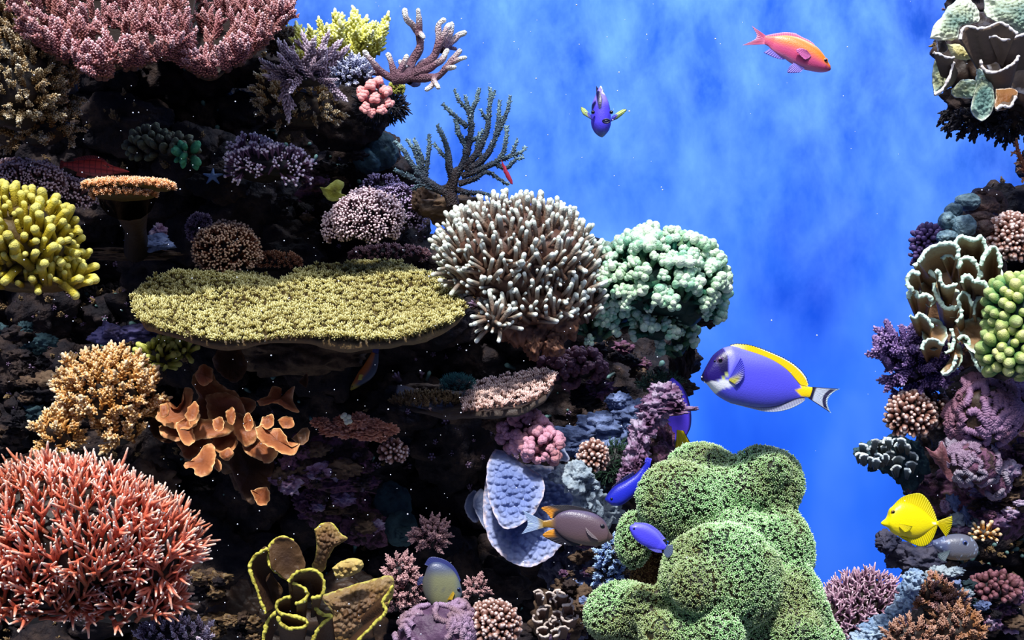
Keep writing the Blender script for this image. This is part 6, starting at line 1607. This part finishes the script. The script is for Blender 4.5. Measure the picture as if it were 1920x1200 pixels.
part('pelvic_fin', fish_fin([(1487, 119), (1507, 129)], [(1479, 126), (1475, 137), (1488, 138), (1499, 137)], D, vf, 2.2, n=40, m=8, rays=8, ripple=0.6, side=-6), M_FIN, f)
part('pectoral_fin', sidefin(f, [(1512, 113), (1517, 108)], [(1505, 116), (1497, 109), (1488, 98), (1498, 95), (1508, 98)], D, lambda x, y, u, v: np.tile(np.array(lin((214, 110, 176))), (len(x), 1)), 2, n=40, m=8, rays=10, ripple=0.5), M_FIN, f)
eye(f, 1544.5, 116, D, 5, 9.5, plain('orange_iris', (200, 110, 30), 0.25))
part('mouth', tube([W(1557, 130, D) + [0, -S(2, D), 0], W(1552, 131.5, D) + [0, -S(6, D), 0]], S(0.8, D), 6), M_PUPIL, f)

# --- regal tang seen head-on
D = 2.35
f = fishroot('blue_tang', 'narrow violet-blue fish seen head-on in open water with yellow-green side fins', 1128, 255, D)
left = [(1123, 164), (1119, 172), (1115, 182), (1110, 195), (1108.5, 212), (1108, 225), (1109, 236), (1114, 247), (1121, 254), (1127, 257.5)]
right = [(1126, 164), (1131, 172), (1136, 180), (1141, 192), (1144, 205), (1145.5, 218), (1145.5, 232), (1142, 244), (1136, 252), (1130, 257.5)]
def cf(x, y, u, v):
    C = np.tile(np.array(lin((84, 72, 236))), (len(x), 1))
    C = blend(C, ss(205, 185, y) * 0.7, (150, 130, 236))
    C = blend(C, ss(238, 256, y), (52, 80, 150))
    C = blend(C, inpoly(x, y, [(1117, 170), (1125, 172), (1129, 190), (1126, 208), (1121, 208), (1118, 190)], 1.2), (14, 14, 70))
    C = blend(C, inpoly(x, y, [(1108, 198), (1116, 190), (1117, 196), (1110, 210)], 1.2), (20, 18, 80))
    C = blend(C, inpoly(x, y, [(1138, 178), (1147, 195), (1147, 210), (1142, 205)], 1.2), (16, 16, 84))
    C = blend(C, inpoly(x, y, [(1129, 168), (1135, 175), (1134, 180), (1127, 176)], 1.0) * 0.8, (220, 210, 250))
    return C
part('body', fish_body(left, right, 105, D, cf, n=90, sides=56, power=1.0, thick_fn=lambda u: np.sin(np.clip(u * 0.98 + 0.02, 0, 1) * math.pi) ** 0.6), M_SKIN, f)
pfl = lambda x, y, u, v: blend(blend(np.tile(np.array(lin((60, 56, 190))), (len(x), 1)), ss(0.35, 0.5, v), (180, 205, 110)), ss(0.25, 0.0, u) + ss(0.94, 0.98, v), (16, 24, 70))
part('pectoral_fin', fish_fin([(1112, 226), (1108, 216)], [(1094, 214), (1090, 206), (1090, 199), (1097, 202)], D - 0.03, pfl, 2.5, n=40, m=16, rays=8, ripple=0.4, lean=8), M_FIN, f, label='left side fin with yellow-green blade')
part('pectoral_fin', fish_fin([(1145, 228), (1147, 219)], [(1158, 222), (1168, 214), (1176, 205), (1170, 203), (1160, 208)], D - 0.03, pfl, 2.5, n=40, m=16, rays=8, ripple=0.4, lean=8), M_FIN, f, label='right side fin with yellow-green blade')
dk = lambda x, y, u, v: blend(np.tile(np.array(lin((20, 22, 76))), (len(x), 1)), ss(0.35, 0.5, u) * ss(0.95, 0.8, u), (226, 236, 250))
part('dorsal_fin', fish_fin([(1118, 174), (1130, 176)], [(1117.5, 160), (1122, 166), (1127, 161), (1132, 172)], D + 0.05, dk, 3, n=30, m=8, rays=4), M_FIN, f)
part('mouth', merge([tube([W(1128.5 + 6.5 * math.cos(a) + 5.5, 233 + 3.6 * math.sin(a), D) - [0, S(38, D), 0] for a in np.linspace(0, 6.28, 14)], S(1.6, D), 8, cap=False), ball(W(1134, 233, D) - [0, S(37, D), 0], np.array([S(5.5, D), S(2, D), S(2.6, D)]), 2)]), plain('dark_mouth', (18, 22, 66), 0.4), f)
for s, x in ((-1, 1110.5), (1, 1144.5)):
    part('eye', ball(W(x, 214, D) - [0, S(22, D), 0], S(3.6, D), 2), M_PUPIL, f)

# --- brown surgeonfish
D = 2.22
f = fishroot('surgeonfish', 'brown fish with orange-tipped fins and pale tail in front of the powder blue plate', 1090, 1020, D)
top = [(1149.5, 1006.5), (1146, 1001), (1142.5, 995.6), (1136, 980), (1125, 969), (1110, 961), (1089, 956.6), (1067.5, 955.8), (1050, 961), (1041, 968), (1034, 974), (1017.5, 976.5)]
bot = [(1149.5, 1010), (1145, 1012.5), (1136, 1016.7), (1125, 1022), (1113, 1023.75), (1089, 1020.6), (1067.5, 1014), (1050, 1003), (1041, 993), (1033, 989.5), (1017.5, 989)]
def cf(x, y, u, v):
    C = np.tile(np.array(lin((92, 74, 84))), (len(x), 1))
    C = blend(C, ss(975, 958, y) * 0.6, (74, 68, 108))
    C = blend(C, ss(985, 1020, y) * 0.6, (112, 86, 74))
    C = blend(C, ss(1045, 1028, x), (150, 112, 40))
    return C
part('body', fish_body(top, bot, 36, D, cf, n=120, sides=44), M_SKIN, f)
def cf(x, y, u, v):
    C = np.tile(np.array(lin((26, 22, 34))), (len(x), 1))
    return blend(C, ss(0.62, 0.85, u) * ss(0.2, 0.5, v), (232, 150, 10))
part('dorsal_fin', fish_fin([(1112, 962), (1089, 957.5), (1067.5, 957), (1050, 962), (1041, 969), (1037, 972.5)], [(1110, 958), (1097, 953), (1081.6, 949.5), (1065, 947), (1050, 947), (1036, 948), (1022, 949.5), (1015, 953.4), (1024, 961), (1032, 971)], D, cf, 3, n=110, m=12, rays=26, ripple=0.5), M_FIN, f)
part('anal_fin', fish_fin([(1089, 1020), (1067.5, 1013.5), (1050, 1002.5), (1041, 992.5)], [(1087, 1023), (1066, 1023), (1048, 1020), (1030, 1012), (1017.5, 1004), (1026, 996), (1037, 992)], D, cf, 3, n=80, m=12, rays=22, ripple=0.5), M_FIN, f)
part('tail_fin', fish_fin([(1019, 976.5), (1019, 989)], [(979, 956), (986, 968), (989, 978), (988, 987), (978, 1001)], D, lambda x, y, u, v: blend(np.tile(np.array(lin((176, 150, 90))), (len(x), 1)), ss(0.1, 0.4, v), (176, 200, 236)), 3, n=80, m=14, rays=16, ripple=0.7), M_FIN, f, label='pale blue-white forked tail fin')
part('pectoral_fin', sidefin(f, [(1116, 1004), (1120, 1009)], [(1096, 985), (1100, 996), (1108, 1004)], D, lambda x, y, u, v: np.tile(np.array(lin((150, 136, 140))), (len(x), 1)), 2, n=30, m=8, rays=6), M_FIN, f)
eye(f, 1128, 985, D, 5, 10, plain('dark_iris', (30, 26, 40), 0.2))

# --- small blue damselfish
D = 2.06
f = fishroot('damselfish', 'small bright violet-blue fish in front of the leather coral', 1215, 1035, D)
top = [(1180.5, 989), (1183, 985), (1190, 982.5), (1199, 982), (1214, 986), (1230, 997), (1242.5, 1013), (1250, 1023)]
bot = [(1180.5, 991), (1181.5, 995.6), (1188, 1008), (1202, 1020.6), (1219, 1027), (1232, 1030), (1245.6, 1031)]
part('body', fish_body(top, bot, 18, D, lambda x, y, u, v: blend(np.tile(np.array(lin((84, 78, 244))), (len(x), 1)), ss(0.2, 0.9, v) * 0.5, (130, 130, 250)), n=80, sides=32), M_SKIN, f)
bf = lambda x, y, u, v: np.tile(np.array(lin((110, 108, 216))), (len(x), 1))
part('tail_fin', fish_fin([(1250, 1023), (1245, 1031)], [(1261.5, 1021), (1262, 1031), (1260, 1040), (1252, 1046), (1244, 1038)], D, lambda x, y, u, v: np.tile(np.array(lin((96, 112, 140))), (len(x), 1)), 2, n=40, m=10, rays=9, ripple=0.5), M_FIN, f, label='greyish see-through tail fin')
part('dorsal_fin', fish_fin([(1188, 983), (1214, 986.5), (1230, 997.5), (1242, 1012)], [(1190, 979.5), (1214, 981.5), (1233, 993), (1248, 1010)], D, bf, 2, n=60, m=6, rays=16, ripple=0.4), M_FIN, f)
part('anal_fin', fish_fin([(1210, 1023), (1225, 1028), (1240, 1030.5)], [(1216, 1029), (1230, 1036), (1242, 1037)], D, bf, 2, n=40, m=6, rays=9, ripple=0.4), M_FIN, f)
eye(f, 1188, 990, D, 2.6, 5, plain('blue_iris', (50, 60, 150), 0.25))

# --- deep blue fish half hidden behind the rock
D = 2.33
f = fishroot('blue_fish', 'deep blue fish slipping behind the rock left of the leather coral', 1170, 945, D)
part('body', fish_body([(1134, 936), (1140, 925), (1152, 912), (1170, 902), (1190, 890), (1204, 876), (1214, 862)], [(1138, 941), (1150, 948), (1165, 947), (1180, 937), (1197, 920), (1210, 900), (1220, 872)], 26, D,
     lambda x, y, u, v: blend(np.tile(np.array(lin((34, 44, 196))), (len(x), 1)), ss(0.1, 1, v) * 0.5, (14, 18, 90)), n=70, sides=32), M_SKIN, f)
part('tail_fin', fish_fin([(1212, 866), (1219, 872)], [(1208, 868), (1212, 858), (1222, 860)], D, lambda x, y, u, v: np.tile(np.array(lin((70, 70, 220))), (len(x), 1)), 2, n=24, m=6, rays=5), M_FIN, f)
part('dorsal_fin', fish_fin([(1146, 918), (1170, 902.5), (1190, 890.5)], [(1148, 912), (1168, 896), (1188, 884)], D, lambda x, y, u, v: np.tile(np.array(lin((16, 18, 80))), (len(x), 1)), 2, n=40, m=6, rays=10), M_FIN, f)
eye(f, 1146, 934, D, 3, 8, plain('navy_iris', (20, 24, 70), 0.25))

# --- regal tang hiding behind the reef edge
D = 2.55
f = fishroot('blue_tang', 'violet fish with yellow tail hanging vertically behind the reef edge above the leather coral', 1275, 835, D)
part('body', fish_body([(1262, 708), (1278, 722), (1290, 745), (1296, 775), (1295, 800), (1288, 816), (1282, 828)], [(1258, 710), (1244, 728), (1238, 752), (1240, 780), (1248, 802), (1258, 818), (1268, 828)], 26, D,
     lambda x, y, u, v: blend(np.tile(np.array(lin((86, 64, 220))), (len(x), 1)), ss(0.7, 0.9, v), (24, 20, 84)), n=70, sides=32), M_SKIN, f)
part('tail_fin', fish_fin([(1269, 806), (1282, 808)], [(1266, 846), (1278, 852), (1290, 850), (1304, 846)], D - 0.03, lambda x, y, u, v: blend(np.tile(np.array(lin((226, 206, 20))), (len(x), 1)), ss(0.90, 0.94, u), (16, 16, 40)), 3, n=60, m=16, rays=9, ripple=0.5), M_FIN, f, label='yellow tail fin with black edge')
eye(f, 1256, 730, D, 3, 8, plain('navy_iris_b', (20, 24, 70), 0.25))

# --- grey-olive angelfish
D = 2.34
f = fishroot('angelfish', 'grey-olive oval fish resting nose down above the violet ridged coral', 825, 1140, D)
top = [(864, 1122), (866, 1112), (864, 1097), (856, 1078), (844, 1064), (828, 1055), (812, 1054), (802, 1062), (797, 1076)]
bot = [(860, 1128), (852, 1137), (838, 1143), (822, 1141), (808, 1132), (798, 1120), (793, 1106), (792, 1092), (794, 1082)]
def cf(x, y, u, v):
    C = np.tile(np.array(lin((120, 122, 92))), (len(x), 1))
    C = blend(C, ss(1085, 1060, y) * 0.9, (52, 66, 110))
    C = blend(C, ss(820, 800, x) * 0.6, (52, 50, 76))
    C = blend(C, ss(3, 0, np.abs(y - 1103 - (x - 830) * 0.08)) * ss(812, 822, x) * ss(850, 840, x) * 0.4, (70, 74, 90))
    return blend(C, ss(850, 866, x) * 0.5, (70, 100, 140))
part('body', fish_body(top, bot, 28, D, cf, n=90, sides=36, thick_fn=lambda u: np.sin(np.clip(u, 0.02, 0.98) * math.pi) ** 0.6), M_SKIN, f)
part('pectoral_fin', sidefin(f, [(1 * 850, 1106), (853, 1110)], [(836, 1126), (840, 1122), (848, 1122)], D, lambda x, y, u, v: np.tile(np.array(lin((190, 156, 40))), (len(x), 1)), 2, n=30, m=8, rays=6), M_FIN, f, label='mustard yellow pectoral fin')
sf = lambda x, y, u, v: np.tile(np.array(lin((50, 58, 120))), (len(x), 1))
part('tail_fin', fish_fin([(798, 1080), (795, 1092)], [(786, 1082), (782, 1092), (783, 1098)], D, sf, 2, n=30, m=8, rays=7), M_FIN, f)
part('dorsal_fin', fish_fin([(862, 1092), (852, 1073), (840, 1061), (826, 1055), (812, 1054), (803, 1061)], [(864, 1088), (855, 1068), (842, 1054), (824, 1046), (806, 1045), (796, 1058)], D, sf, 2.4, n=80, m=8, rays=22, ripple=0.4), M_FIN, f)
eye(f, 860, 1104, D, 4.2, 5, plain('navy_iris_c', (24, 40, 90), 0.25))

# --- long-nosed red hawkfish
D = 2.5
f = fishroot('hawkfish', 'long-nosed red fish with dark crosshatching hovering above the small orange table coral', 180, 330, D)
top = [(242, 321), (230, 316.5), (208, 309), (195, 301), (180, 297.5), (165, 297), (150, 299), (132, 303), (119.5, 303.5)]
bot = [(242, 323), (230, 324), (215, 327), (204, 329.5), (190, 331), (176, 330.5), (150, 325), (132, 317), (119.5, 312.5)]
def cf(x, y, u, v):
    C = np.tile(np.array(lin((190, 58, 48))), (len(x), 1))
    C = blend(C, ss(0.2, -0.9, v) * 0.4, (150, 90, 96))
    line = np.maximum(ss(1.3, 0.5, np.abs((x % 11) - 5.5)), ss(1.2, 0.4, np.abs(((y - 0.10 * x) % 8) - 4)))
    return blend(C, line * ss(232, 215, x) * 0.75, (70, 14, 20))
part('body', fish_body(top, bot, 20, D, cf, n=130, sides=40), M_SKIN, f)
rf = lambda x, y, u, v: np.tile(np.array(lin((150, 60, 54))), (len(x), 1))
part('dorsal_fin', fish_fin([(200, 304), (180, 298), (160, 298), (140, 301)], [(196, 299), (180, 292), (160, 292), (136, 298)], D, rf, 2, n=60, m=6, rays=14), M_FIN, f)
part('tail_fin', fish_fin([(121, 303), (121, 312)], [(114, 299), (112, 308), (112, 318)], D, rf, 2, n=24, m=6, rays=6), M_FIN, f)
part('anal_fin', fish_fin([(165, 329), (145, 323)], [(160, 334), (142, 329)], D, rf, 2, n=24, m=6, rays=6), M_FIN, f)
eye(f, 206, 314, D, 2.6, 6, plain('red_iris', (150, 50, 40), 0.25))

# --- wrasse under the cream shelf
D = 2.4
f = fishroot('wrasse', 'slim orange-brown fish with silver-blue belly curving nose down under the cream shelf', 680, 730, D)
top = [(656.5, 731), (658, 724), (664, 712), (672, 698), (682, 684), (690, 672), (697, 660)]
bot = [(659, 732), (668, 728), (680, 721), (694, 712), (704, 700), (709, 684), (710, 664)]
def cf(x, y, u, v):
    C = np.tile(np.array(lin((56, 64, 78))), (len(x), 1))
    C = blend(C, ss(-0.15, 0.15, v), (150, 84, 30))
    C = blend(C, ss(0.25, 0.1, u), (150, 132, 40))
    return blend(C, inpoly(x, y, [(674, 703), (682, 703), (677, 713)], 1), (216, 200, 90))
part('body', fish_body(top, bot, 14, D, cf, n=90, sides=32), M_SKIN, f)
part('tail_fin', fish_fin([(698, 661), (709, 665)], [(700, 648), (712, 650)], D, sf, 2, n=24, m=6, rays=6), M_FIN, f)
part('pectoral_fin', sidefin(f, [(675, 702), (680, 702)], [(672, 712), (679, 712)], D, lambda x, y, u, v: np.tile(np.array(lin((214, 196, 80))), (len(x), 1)), 2, n=20, m=6, rays=4), M_FIN, f, label='pale yellow pectoral fin')
eye(f, 661, 725, D, 2, 4, plain('gold_iris', (150, 130, 60), 0.25))

# --- boxfish-like spotted fish
D = 2.38
f = fishroot('pufferfish', 'blunt grey-blue spotted fish half hidden under the yellow fish tail', 1795, 1045, D)
top = [(1832, 1030), (1831, 1020), (1824, 1010), (1812, 1003), (1795, 1001), (1775, 1004), (1760, 1010), (1748, 1014)]
bot = [(1831, 1038), (1824, 1046), (1808, 1050), (1790, 1050), (1775, 1047), (1764, 1038), (1755, 1030), (1748, 1022)]
def cf(x, y, u, v):
    C = np.tile(np.array(lin((96, 98, 112))), (len(x), 1))
    C = blend(C, ss(1780, 1765, x) * 0.6, (64, 80, 128))
    C = blend(C, ss(1030, 1048, y) * 0.6, (140, 120, 60))
    f1, _ = cellular(np.stack([x / 7, y / 7, v], 1), 3)
    return blend(C, ss(0.28, 0.18, f1) * 0.7, (170, 190, 220))
part('body', fish_body(top, bot, 40, D, cf, n=80, sides=36, thick_fn=lambda u: np.sin(np.clip(u * 0.9 + 0.08, 0, 0.99) * math.pi) ** 0.5), M_SKIN, f)
part('pectoral_fin', sidefin(f, [(1772, 1036), (1775, 1028)], [(1764, 1050), (1754, 1044), (1750, 1034)], D, lambda x, y, u, v: np.tile(np.array(lin((96, 112, 120))), (len(x), 1)), 2, n=30, m=8, rays=8), M_FIN, f)
part('tail_fin', fish_fin([(1750, 1014), (1750, 1022)], [(1736, 1010), (1736, 1026)], D, sf, 2, n=24, m=6, rays=6), M_FIN, f)
eye(f, 1803, 1015, D, 5, 17, plain('blue_grey_iris', (60, 76, 130), 0.25))
